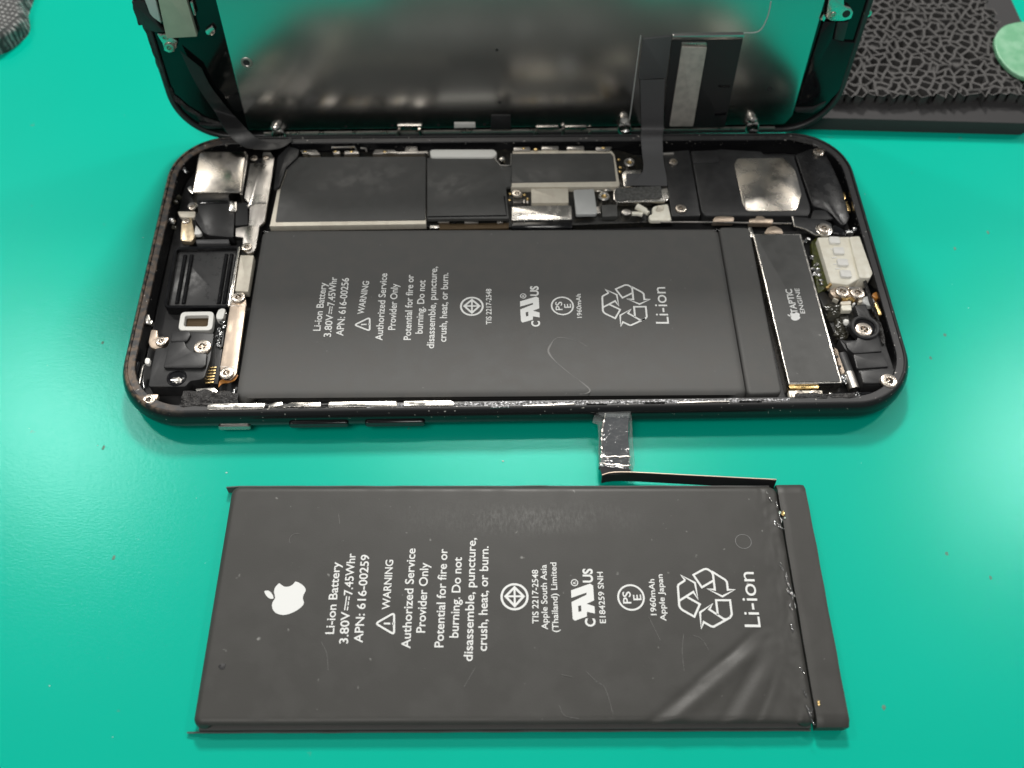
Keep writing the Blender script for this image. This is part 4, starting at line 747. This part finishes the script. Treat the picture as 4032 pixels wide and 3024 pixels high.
line(b2, 'Authorized Service', [(-1.635, -0.799), (-1.631, 0.783)], .130, zt); line(b2, 'Provider Only', [(-1.425, -0.561), (-1.415, 0.547)], .130, zt); line(b2, 'Potential for fire or', [(-1.144, -0.783), (-1.128, 0.776)], .130, zt)
line(b2, 'burning. Do not', [(-0.927, -0.639), (-0.899, 0.635)], .130, zt); line(b2, 'disassemble, puncture,', [(-0.708, -0.989), (-0.685, 0.96)], .130, zt); line(b2, 'crush, heat, or burn.', [(-0.498, -0.84), (-0.484, 0.818)], .130, zt)
tismark(b2, TIS0, zt); line(b2, 'TIS 2217-2548', [(0.28, -0.425), (0.289, 0.427)], .092, zt); line(b2, 'Apple South Asia', [(0.418, -0.517), (0.422, 0.51)], .092, zt); line(b2, '(Thailand) Limited', [(0.578, -0.558), (0.576, 0.547)], .092, zt)
ulmark(b2, UC0, zt); line(b2, 'E184259 SNH', [(1.297, -0.422), (1.296, 0.391)], .088, zt); psemark(b2, PSE0, zt); line(b2, '1960mAh', [(2.073, -0.302), (2.087, 0.271)], .085, zt); line(b2, 'Apple Japan', [(2.213, -0.391), (2.221, 0.349)], .085, zt)
recycle(b2, RC0, zt); line(b2, 'Li-ion', [(3.634, -0.49), (3.648, 0.385)], .24, zt, 0)
# marks left on the wrap: pressed rings, a nick, dried glue, burrs along the fold
def ring_mark(c, r, w, m, a0=0, a1=360):
    bm = bmesh.new(); pts = [(c[0] + r * math.cos(math.radians(a0 + (a1 - a0) * k / 40)), c[1] + r * .95 * math.sin(math.radians(a0 + (a1 - a0) * k / 40))) for k in range(41)]
    add_stroke(bm, pts, w, .3045); obj('pressed_ring', bm, m, b2, smooth=False)
ring_mark((3.559, 0.895), .125, .007, 'smear'); ring_mark((-3.515, 0.935), .11, .006, 'scuff', 70, 215)
lump('nick', (*(-4.378, -1.054), .300), (.055, .04, .012), 'black_matte', b2, 5, .8)
for p, s in zip([(4.274, 1.38), (4.225, 1.396), (4.291, 1.302), (4.316, -1.606)], ((.03, .045, .02), (.02, .025, .02), (.015, .015, .012), (.02, .035, .012))): lump('dried_glue', (*p, .295), s, 'gold' if s[0] < .029 and s[1] > .03 or s[1] > .04 else 'crumb', b2, int(p[1] * 30), .6)
bm = bmesh.new()
for k in range(46):
    t = random.random(); u = SE[0][0] + (SE[1][0] - SE[0][0]) * t; v = SE[0][1] + (SE[1][1] - SE[0][1]) * t
    if not (.05 < t < .2 or .40 < t < .58 or t > .93 or random.random() < .25): continue
    x, y = u - .06 + random.uniform(-.07, .05), v; add_stroke(bm, [(x, y), (x + random.uniform(-.02, .03), y - random.uniform(.02, .07)), (x + random.uniform(0, .05), y - random.uniform(.08, .13))], random.uniform(.006, .014), .302)
obj('fold_burrs', bm, 'solder', b2, smooth=False)['kind'] = 'stuff'
for p in ([(2.458, -0.583), (2.409, -0.851), (2.406, -1.14)], [(2.589, -0.61), (2.717, -0.664), (2.804, -0.831)], [(0.591, -1.186), (0.772, -1.225)], [(0.959, -1.135), (1.108, -1.291), (1.232, -1.393), (1.325, -1.77)], [(0.551, -1.618), (0.622, -1.767), (0.825, -1.813)], [(-2.967, -0.689), (-2.862, -0.866), (-2.819, -1.113)], [(-2.892, 1.383), (-2.858, 1.208)], [(-0.657, -1.07), (-0.824, -1.362)], [(1.945, -0.307), (2.1, -0.69)]):
    bm = bmesh.new(); add_stroke(bm, [tuple(v)[:2] for v in smooth_path([(*q, 0) for q in p], 4)], [.002 + .007 * abs(math.sin(k * 1.3)) for k in range(4 * (len(p) - 1) + 1)], .3042); obj('scratch', bm, 'scuff', b2, smooth=False)
for o in list(b2.children):                       # the print follows the creased wrap
    if o.name.split('.')[0] in ('lettering', 'emblem', 'recycling_sign', 'certification_mark', 'warning_triangle', 'direct_current_sign', 'scratch', 'pressed_ring', 'fold_burrs'):
        for v in o.data.vertices: v.co.z += max(0, wrinkle(v.co.x, v.co.y)) + .0006
# thin tab that ends in the foil-wrapped plug
bm = bmesh.new(); pa = [(4.261, 1.981), (2.953, 2.062), (1.371, 2.142)]; pb_ = [(4.332, 1.986), (3.185, 2.048), (2.016, 2.089), (1.36, 2.15)]
top = [(pa[0][0], pa[0][1], .28), (pa[1][0], pa[1][1] + .0, .27), (pa[2][0] + .35, pa[2][1] - .01, .26), (pa[2][0] + .02, pa[2][1] - .05, .23)]
bot = [(x, y - .05, .06) for x, y, z in top]
add_ribbon(bm, smooth_path(bot, 5), smooth_path(top, 5), .02); tab = obj('contact_strip', bm, 'flex', b2)
bm = bmesh.new(); add_tube(bm, [(x, y + .012, z + .008) for x, y, z in smooth_path(top, 5)], .012, 6); obj('strip_edge', bm, 'steel_warm', tab)
fp = [(1.478, 3.192), (1.903, 3.183)] + [(1.874, 2.439), (1.373, 2.43)]; fq = [(1.351, 2.267), (1.866, 2.207)]
Lf = [(fq[0][0], fq[0][1], .24), (fp[3][0], fp[3][1], .30), (fp[3][0] + .02, (fp[3][1] + fp[0][1]) / 2, .37), (fp[0][0], fp[0][1], .44)]
Rf = [(fq[1][0], fq[1][1], .24), (fp[2][0], fp[2][1], .30), (fp[2][0], (fp[2][1] + fp[1][1]) / 2, .37), (fp[1][0], fp[1][1], .44)]
bm = bmesh.new(); l_, r_ = smooth_path(Lf, 24), smooth_path(Rf, 24); n = len(l_); gg = []
for i in range(n):
    gg.append([bm.verts.new(l_[i].lerp(r_[i], j / 40) + Vector((0, 0, (.014 * noise.noise(Vector((i * .06, j * .08, 3))) + .0065 * abs(noise.noise(Vector((i * .21, j * .27, 7)))) if 0 < j < 40 else -.03)))) for j in range(41)])
for i in range(n - 1):
    for j in range(40): bm.faces.new((gg[i][j], gg[i + 1][j], gg[i + 1][j + 1], gg[i][j + 1]))
plug = obj('foil_plug', bm, 'foil', b2, label='silver foil wrapped plug of the loose battery')
bm = bmesh.new(); add_tube(bm, [v + Vector((.02, 0, .004)) for v in l_[20:]], [.016 + .006 * math.sin(k * .7) for k in range(len(l_[20:]))], 6); obj('folded_edge', bm, 'steel_bright', plug)
bm = bmesh.new(); add_tube(bm, [l_[22].lerp(r_[22], t / 8) + Vector((0, .01 * math.sin(t * 2.1), .012)) for t in range(9)], .014, 6); obj('folded_edge', bm, 'steel_bright', plug)
bm = bmesh.new(); add_tube(bm, [l_[8].lerp(r_[8], t / 8) + Vector((0, .012 * math.sin(t * 1.7), .012)) for t in range(9)], .010, 6); obj('folded_edge', bm, 'steel_bright', plug)
bm = bmesh.new(); add_ribbon(bm, [(x, y, z - .10) for x, y, z in [tuple(v) for v in l_]], [(x, y, z - .10) for x, y, z in [tuple(v) for v in r_]], .06); obj('plug_body', bm, 'black_plastic', plug)
bm = bmesh.new(); q = [Vector((fq[0][0], fq[0][1], .24)), Vector((fq[1][0], fq[1][1], .24))]; add_ribbon(bm, [tuple(q[0]), (top[3][0], top[3][1] + .02, .20)], [tuple(q[1]), (q[1].x, top[2][1] + .0, .22)], .03); obj('plug_neck', bm, 'flex', plug)
def film(cx, pts, z0, z1, seed):
    bm = bmesh.new(); a = [Vector((x, y, z0 + (z1 - z0) * i / (len(pts) - 1) + .02 * noise.noise(Vector((x * 5, y * 5, seed))))) for i, (x, y) in enumerate(pts)]
    b = [Vector((cx(v.x, v.y)[0], cx(v.x, v.y)[1], v.z + .015)) for v in a]; add_ribbon(bm, a, b, .006); return obj('clear_tape', bm, 'clear_tape', plug)
ta = [(1.347, 3.3), (1.261, 3.015), (1.352, 2.996), (1.364, 2.758), (1.345, 2.562), (1.343, 2.24)]; tbb = [(1.507, 3.218), (1.501, 3.121), (1.493, 2.986), (1.471, 2.758), (1.449, 2.515), (1.432, 2.231)]
bm = bmesh.new(); add_ribbon(bm, [(x, y, .42 - .03 * i) for i, (x, y) in enumerate(ta)], [(x, y, .435 - .03 * i) for i, (x, y) in enumerate(tbb)], .008); obj('clear_tape', bm, 'clear_tape', plug)
ta = [(1.947, 3.267), (1.935, 2.987), (1.93, 2.749), (1.937, 2.515), (1.94, 2.285), (1.898, 2.158)]; tbb = [(1.907, 3.228), (1.889, 2.987), (1.876, 2.749), (1.859, 2.515), (1.851, 2.285), (1.842, 2.167)]
bm = bmesh.new(); add_ribbon(bm, [(x, y, .42 - .034 * i) for i, (x, y) in enumerate(ta)], [(x, y, .435 - .03 * i) for i, (x, y) in enumerate(tbb)], .008); obj('clear_tape', bm, 'clear_tape', plug)
ta = [(1.336, 3.223), (1.544, 3.219), (1.922, 3.19)]; tbb = [(1.373, 3.141), (1.504, 3.093), (1.903, 3.103)]
bm = bmesh.new(); add_ribbon(bm, [(x, y, .45) for x, y in tbb], [(x, y, .47) for x, y in ta], .008); obj('clear_tape', bm, 'clear_tape', plug)

# ---------------------------------------------------------------- display assembly standing open behind the phone
DP = {'o': (-0.05, 3.66, 0), 'U': (1, 0.007, 0), 'V': (-0.0008, 0.1132, 0.9936), 'N': (0.0069, -0.9935, 0.1132)}
disp = thing('display_panel', 'phone display standing upright on its edge behind the open phone', 'display')
Ud, Vd, Nd, Od = Vector(DP['U']), Vector(DP['V']), Vector(DP['N']), Vector(DP['o'])
disp.matrix_world = Matrix(((Ud.x, Vd.x, Nd.x, Od.x), (Ud.y, Vd.y, Nd.y, Od.y), (Ud.z, Vd.z, Nd.z, Od.z), (0, 0, 0, 1)))
bpy.context.view_layer.update()
V0 = .10
gl = [(x, y + 3.36 + V0) for x, y in rr(6.90, 3.34, 1.12, 14)]
bm = bmesh.new(); add_prism(bm, gl, -.20, -.02, .05, 0, 4); body = obj('glass_panel', bm, 'black_glass', disp)
bm = bmesh.new(); o_ = [(x, y + 3.36 + V0) for x, y in rr(6.86, 3.30, 1.08, 14)]; add_frame(bm, o_, inset(o_, .10), -.03, .04, .015); obj('panel_frame', bm, 'black_plastic', disp)
bm = bmesh.new(); add_crumbly(bm, [(-6.84, 3.2, .0), (-6.84, 2.2, .0), (-6.82, 1.7, .0), (-6.78, 1.2, .0), (-6.62, 1.0, .0), (-6.3, .66, .0), (-6.0, .5, .0)], .07, .05, 31); add_crumbly(bm, [(-6.9, 3.6, -.02), (-6.9, 2.75, -.02)], .10, .05, 33); obj('adhesive_residue', bm, 'residue', disp)
SL = [(-5.45, 3.121), (-5.39, 1.683), (-5.393, 0.388)]; SR = [(5.936, 2.757), (5.912, 0.953)]
uL = sum(p[0] for p in SL) / 3; uR = sum(p[0] for p in SR) / 2
spl = rounded([(uL, V0 + .30), (uR - .12, V0 + .29), (uR, V0 + .50), (uR, 6.5), (uL, 6.5)], .04)
bm = bmesh.new(); add_prism(bm, spl, -.02, .05, .012); shd = obj('shield_plate', bm, 'shield', disp, label='mirror-like metal shield plate of the display')
c = (-5.121, 1.973); bm = bmesh.new(); add_frame(bm, circ(*c, .115, 28), circ(*c, .065, 28), .045, .062, .008); obj('eyelet', bm, 'steel', shd); prism('hole', circ(*c, .066, 20), .045, .0525, 'black_matte', shd, 0)
c = (5.306, 1.255); prism('hole', circ(*c, .055, 20), .045, .0525, 'black_matte', shd, 0)
for p in [(-3.383, 0.462), (-2.426, 0.472), (-1.467, 0.475), (-0.509, 0.473), (-0.245, 2.194), (-0.193, 1.005)]: prism('hole', circ(*p, .03, 10), .045, .0522, 'black_matte', shd, 0)
prism('black_pad', [(-0.366, 0.705), (0.033, 0.699), (0.049, 0.357), (-0.383, 0.363)], .045, .07, 'black_matte', shd, .005, .01)
prism('white_label', [(-1.137, 0.534), (-0.702, 0.528), (-0.698, 0.4), (-1.142, 0.398)], .045, .06, 'white_bright', shd, .003, .01)
prism('spring_clip', [(-2.34, 0.499), (-1.79, 0.491), (-1.847, 0.384), (-2.299, 0.39)], .045, .09, 'steel_bright', shd, .02, .02); prism('spring_clip', [(0.557, 0.418), (1.046, 0.411), (1.049, 0.343), (0.559, 0.35)], .045, .08, 'steel_bright', shd, .015, .02); prism('spring_clip', [(1.164, 0.41), (1.638, 0.403), (1.643, 0.334), (1.168, 0.341)], .045, .08, 'steel_bright', shd, .015, .02)
# wire hooks on the hinge edge
def hook(pts, r=.03):
    bm = bmesh.new(); add_tube(bm, smooth_path([(x, y, .10) for x, y in pts], 3), r); obj('hinge_hook', bm, 'steel', disp)
hook([(-2.298, 0.398), (-2.349, 0.197), (-2.312, 0.032), (-2.234, 0.154), (-1.964, 0.15), (-1.898, 0.026), (-1.836, 0.148), (-1.863, 0.392)]); hook([(0.577, 0.317), (0.553, 0.195), (0.651, 0.104), (1.045, 0.073), (1.149, 0.043), (1.267, 0.082), (1.642, 0.097), (1.722, 0.178), (1.696, 0.301)]); hook([(1.132, 0.39), (1.149, 0.043)])
bm = bmesh.new(); add_tube(bm, [(uL + .3, V0 + .20, .03), (uR - .3, V0 + .19, .03)], .03); obj('hinge_rail', bm, 'steel', disp)
# round posts that catch the rim
for k, c in enumerate([(-4.794, 0.276)] + [(2.419, 0.349), (5.122, 0.326)]):
    q = prism('hinge_post', circ(c[0], c[1] + .03, .15, 20, .17), -.02, .16, 'steel_bright', disp, .06, 0, 4); lump('post_cap', (c[0] - .03, c[1] + .21, .09), (.10, .09, .08), 'steel_bright', q, k + 2, .3); lump('post_cap', (c[0] + .03, c[1] - .05, .15), (.12, .09, .06), 'solder', q, k + 5, .4)
# flex connector block at the right
fb = prism('driver_panel', [(3.142, 2.387), (4.526, 2.399), (4.546, 0.461), (4.54, 0.35), (3.27, 0.337), (3.173, 1.434)], .045, .075, 'flex', disp, .008, .02)
prism('driver_chip', [(3.35, 2.263), (3.844, 2.244), (3.861, 0.408), (3.366, 0.414)], .07, .12, 'chip_paint', fb, .012, .01, label='long silver chip cover on the display back')
prism('bent_tab', [(3.333, 2.344), (3.814, 2.347), (3.844, 2.258), (3.35, 2.263)], .07, .10, 'steel', fb, .01, .02)
for poly in ([(4.235, 1.377), (4.467, 1.374), (4.464, 1.325), (4.231, 1.327)], [(4.277, 0.699), (4.509, 0.733), (4.517, 0.665), (4.282, 0.643)]): prism('thin_strip', poly, .072, .085, 'black_gloss', fb, .003)
prism('grey_tape', [(2.577, 2.419), (3.13, 2.473), (3.145, 1.55), (2.588, 1.522)], .045, .085, 'flex_grey', disp, .008, .04)
prism('metal_ridge', [(3.126, 2.499), (4.528, 2.512), (4.534, 2.394), (3.13, 2.387)], .045, .095, 'shield', disp, .02, .02)
bm = bmesh.new(); add_tube(bm, smooth_path([(x, y, .05) for x, y in [(4.909, 3.152), (4.91, 2.819), (4.811, 2.544), (4.524, 2.507)]], 5), .012); obj('tape_edge', bm, 'clear_pad', disp)
bm = bmesh.new(); add_tube(bm, [(x, y, .05) for x, y in [(2.529, 2.473), (2.52, 0.723), (2.507, 0.474)]], .010); obj('tape_edge', bm, 'clear_pad', disp)
# ear-speaker group at the left
ep = prism('ear_speaker_plate', [(-6.407, 3.766), (-5.938, 3.762), (-5.917, 2.564), (-6.503, 2.533)], .0, .10, 'sage_plate', disp, .012, .01, label='pale sage coloured plate over the ear speaker')
prism('clear_film', [(-6.717, 3.495), (-6.493, 3.493), (-6.529, 2.81), (-6.651, 2.937), (-6.688, 3.009)], .0, .05, 'clear_pad', disp, .01, .02)
prism('speaker_frame', [(-6.956, 3.257), (-6.712, 3.255), (-6.69, 2.968), (-6.622, 2.905), (-6.586, 2.758), (-6.515, 2.63), (-6.699, 2.631), (-6.867, 2.718), (-6.958, 2.866)], -.02, .05, 'black_plastic', disp, .015, .03)
prism('metal_pin', [(-5.893, 3.248), (-5.837, 3.247), (-5.84, 2.981), (-5.888, 2.965)], .0, .06, 'steel', disp, .01, .01)
ek = prism('screw_tab', [(-6.675, 2.614), (-6.516, 2.591), (-6.418, 2.521), (-6.331, 2.445), (-6.388, 2.303), (-6.534, 2.199), (-6.632, 2.24), (-6.623, 2.415), (-6.657, 2.502)], .0, .05, 'steel_bright', disp, .012, .03)
screw((-6.547, 2.533), .045, .07, ek); screw((-6.51, 2.327), .045, .10, ek)
prism('screw_tab', [(-5.762, 2.654), (-5.602, 2.759), (-5.559, 2.652), (-5.63, 2.556), (-5.744, 2.568)], .0, .05, 'steel_bright', disp, .012, .04)
prism('bottom_fold', [(-6.417, 0.556), (-5.89, 0.548), (-5.878, 0.459), (-6.255, 0.439)], -.02, .06, 'black_plastic', disp, .02, .02)
# home-button bracket at the right
hb = prism('button_bracket', [(5.974, 3.294), (6.249, 3.291), (6.314, 3.064), (6.442, 3.037), (6.537, 2.92), (6.526, 2.791), (6.379, 2.748), (6.132, 2.755), (6.029, 2.821), (6.008, 2.99)], .0, .07, 'steel_bright', disp, .015, .04)
screw((6.159, 2.88), .065, .06, hb); prism('hole', circ(*(6.405, 2.896), .075, 18), .06, .073, 'black_matte', hb, 0)
prism('bracket_edge', [(5.93, 2.783), (5.968, 2.913), (6.029, 2.821), (6.01, 2.756)], .02, .09, 'steel_bright', disp, .01)
screw((6.836, 2.874), .0, .08, disp)
prism('side_plate', [(6.02, 2.717), (6.266, 2.715), (6.291, 2.354), (6.483, 2.293), (6.815, 2.267), (6.787, 1.213), (6.553, 0.823), (5.969, 0.831), (5.991, 1.163)], -.02, .03, 'black_gloss', disp, .012, .03)
prism('side_lug', [(6.291, 2.714), (6.512, 2.712), (6.53, 2.303), (6.333, 2.34)], -.02, .045, 'black_plastic', disp, .012, .02)
prism('bottom_fold', [(5.957, 0.769), (6.299, 0.78), (6.559, 0.945), (6.553, 0.823), (6.335, 0.64), (5.966, 0.676)], -.02, .05, 'black_plastic', disp, .02, .02)
# flex cables from display to board
def cable(name, pts, m):
    l = smooth_path([p[0] for p in pts], 6); r = smooth_path([p[1] for p in pts], 6); bm = bmesh.new(); add_ribbon(bm, l, r, .014); o = obj(name, bm, m); child_of(o, disp); return o
def onp(p, h=.09): return tuple(Od + Ud * p[0] + Vd * p[1] + Nd * h)
a = [(2.621, 1.522), (2.731, 0.72), (2.774, 0.344)]; b = [(3.114, 1.536), (3.203, 0.714), (3.248, 0.337)]
a2 = [(2.629, 3.096), (2.622, 2.924)]; b2_ = [(3.079, 3.097), (3.061, 2.928)]
cable('display_cable', [(onp(a[0]), onp(b[0])), (onp(a[1]), onp(b[1])), (onp(a[2], .14), onp(b[2], .14)), ((*a2[0], .66), (*b2_[0], .66)), ((*a2[1], .64), (*b2_[1], .64)),
      tuple((*p, .54) for p in [(2.635, 2.686), (3.056, 2.681)]), tuple((*p, .53) for p in [(2.625, 2.336), (3.052, 2.344)]), tuple((*p, .52) for p in [(2.546, 2.118), (3.062, 2.113)]), tuple((*p, .49) for p in [(2.325, 1.875), (3.06, 1.854)])], 'flex_grey')
a = [(-6.331, 2.259), (-6.22, 1.6), (-6.085, 1.146), (-5.993, 0.876)]; b = [(-6.011, 1.874), (-5.939, 1.503), (-5.797, 1.143), (-5.583, 0.696)]
cable('display_cable', [(onp(p, .06), onp(q, .06)) for p, q in zip(a, b)] + [((*p, .80), (*q, .80)) for p, q in [((-5.766, 3.162), (-5.334, 3.188))]]
      + [tuple((*p, .66) for p in [(-5.453, 2.897), (-5.122, 3.069)]), tuple((*p, .60) for p in [(-5.108, 2.839), (-4.859, 3.027)]), tuple((*p, .58) for p in [(-4.702, 2.885), (-4.636, 3.045)]), tuple((*p, .56) for p in [(-4.45, 3.138), (-4.531, 3.214)])], 'flex')
dl = prism('cable_tail', [(-4.745, 2.759), (-4.556, 3.05), (-4.325, 2.95), (-4.339, 2.739), (-4.539, 2.437), (-4.62, 1.907), (-4.726, 1.847)], .44, .50, 'flex', None, .015, .03); child_of(dl, disp)

# ---------------------------------------------------------------- things at the edge of the picture
rb = thing('texture_block', 'black printed block with a rough cell-patterned top behind the phone', 'block')
slab = [(5.9, 3.98), (11.0, 3.74), (11.25, 3.9), (11.9, 5.0), (12.0, 12.0), (5.9, 12.0)]
prism('slab', slab, 0, .33, 'printed', rb, .03, .05)
bm = bmesh.new(); cell = .225; rnd = random.Random(3); vmap = {}
def hv(x, y):
    k = (round(x * 40 + .013), round(y * 40 + .017))
    if k not in vmap: vmap[k] = bm.verts.new((x + rnd.uniform(-.065, .065), y + rnd.uniform(-.07, .07), .60 + rnd.uniform(-.03, .03)))
    return vmap[k]
s_ = cell / math.sqrt(3)
for r in range(0, 46):
    for q in range(0, 28):
        cx_, cy_ = 6.1 + cell * (q + .5 * (r % 2)), 4.42 + s_ * 1.5 * r
        fr = 4.38 - .055 * (cx_ - 7) + .05 * math.sin(cx_ * 5); rt_ = 11.05 + .02 * (cy_ - 4) + .04 * math.sin(cy_ * 3)
        if cy_ < fr or cx_ > rt_: continue
        bm.faces.new([hv(cx_ + s_ * math.cos(math.radians(60 * k + 30)), cy_ + s_ * math.sin(math.radians(60 * k + 30))) for k in range(6)])
faces = bm.faces[:]
border = [e for e in bm.edges if len(e.link_faces) == 1]
bm.normal_update(); bmesh.ops.inset_individual(bm, faces=faces, thickness=.034)
for f in faces:
    for v in f.verts: v.co.z -= .010
bm.normal_update(); bmesh.ops.inset_individual(bm, faces=faces, thickness=.012)
inner = faces
for f in inner:
    e = rnd.uniform(.16, .23)
    if rnd.random() < .12: e = .06
    c_ = f.calc_center_median()
    for v in f.verts: v.co = v.co.lerp(c_, .02); v.co.z -= e
sk = bmesh.ops.extrude_edge_only(bm, edges=border)
for v in sk['geom']:
    if isinstance(v, bmesh.types.BMVert): v.co.z = .325
obj('cell_pattern', bm, 'lattice', rb)
bm = bmesh.new(); pk = [(11.0, 6.6), (11.05, 7.1), (11.5, 7.55), (12.3, 7.7), (13.2, 7.2), (13.5, 6.4), (13.0, 5.5), (12.3, 4.9), (11.7, 5.3), (11.2, 5.9)]
pkp = [(10.747, 5.991), (11.113, 6.478), (11.651, 6.627)]
pk = [pkp[0], pkp[1], pkp[2], (pkp[2][0] + .9, pkp[2][1] - .1), (pkp[2][0] + 1.6, pkp[2][1] - .8), (pkp[2][0] + 1.7, pkp[2][1] - 1.7)] + list(reversed([(10.687, 5.415), (10.793, 4.989), (11.039, 4.682)]))
add_prism(bm, [(x, y) for x, y in rounded(pk, .25, 5)], .632, .72, .03, 0, 3); tag(obj('opening_pick', bm, 'pick'), 'translucent pale green plastic pick at the right picture edge', 'pick')
bm = bmesh.new()
cpoly = [(-11.195, 7.871), (-11.054, 7.522), (-11.02, 7.35), (-11.042, 7.152), (-11.196, 6.845), (-11.317, 6.624)]
cl = [(cpoly[0][0] - .05, 12)] + cpoly + [(-13.2, cpoly[-1][1] - .9), (-14.5, cpoly[-1][1] - 1), (-14.5, 12)]
add_prism(bm, rounded(cl, .15, 4), 0, .45, .18, 0, 5)
bmesh.ops.triangulate(bm, faces=bm.faces[:]); bmesh.ops.subdivide_edges(bm, edges=[e for e in bm.edges if e.calc_length() > .15], cuts=3, use_grid_fill=False)
for v in bm.verts:
    if v.co.z > .05: v.co += Vector((noise.noise(v.co * 3.2), noise.noise(v.co * 3.2 + Vector((9, 0, 0))), noise.noise(v.co * 3.2 + Vector((0, 9, 0))))) * .05
tag(obj('cloth_pad', bm, 'cloth'), 'grey woven cloth pad at the upper left picture corner', 'cloth')
# crumbs and flecks on the mat
bm = bmesh.new(); rc = random.Random(11)
for k in range(34):
    x, y = rc.uniform(-9, 10), rc.uniform(-8.6, 8)
    if abs(x) < 7 and -3.5 < y < 5.5 or abs(x) < 5.1 and -8.6 < y < -4.3: continue
    s0 = rc.uniform(.006, .014); add_lump(bm, (x, y, s0 * .3), (s0 * rc.uniform(.7, 1.6), s0, s0 * .5), k, .5, 1)
o = obj('dust_flecks', bm, 'crumb'); o['kind'] = 'stuff'; o['label'] = 'pale dust flecks scattered over the green mat'; o['category'] = 'dust'
bm = bmesh.new()
for k, p in enumerate([(-7.103, -3.611), (-6.537, -5.601), (-7.565, -1.435), (7.939, -1.493), (7.541, -1.997), (9.482, 0.997), (6.819, -5.781), (7.408, -6.2), (8.699, 0.579), (5.235, -8.162)]): add_lump(bm, (*p, .002), (.028, .045, .004), k, .7, 1, 2.4)
o = obj('dirt_specks', bm, 'crumb_brown'); o['kind'] = 'stuff'; o['label'] = 'small brown dirt specks on the green mat'; o['category'] = 'dirt'
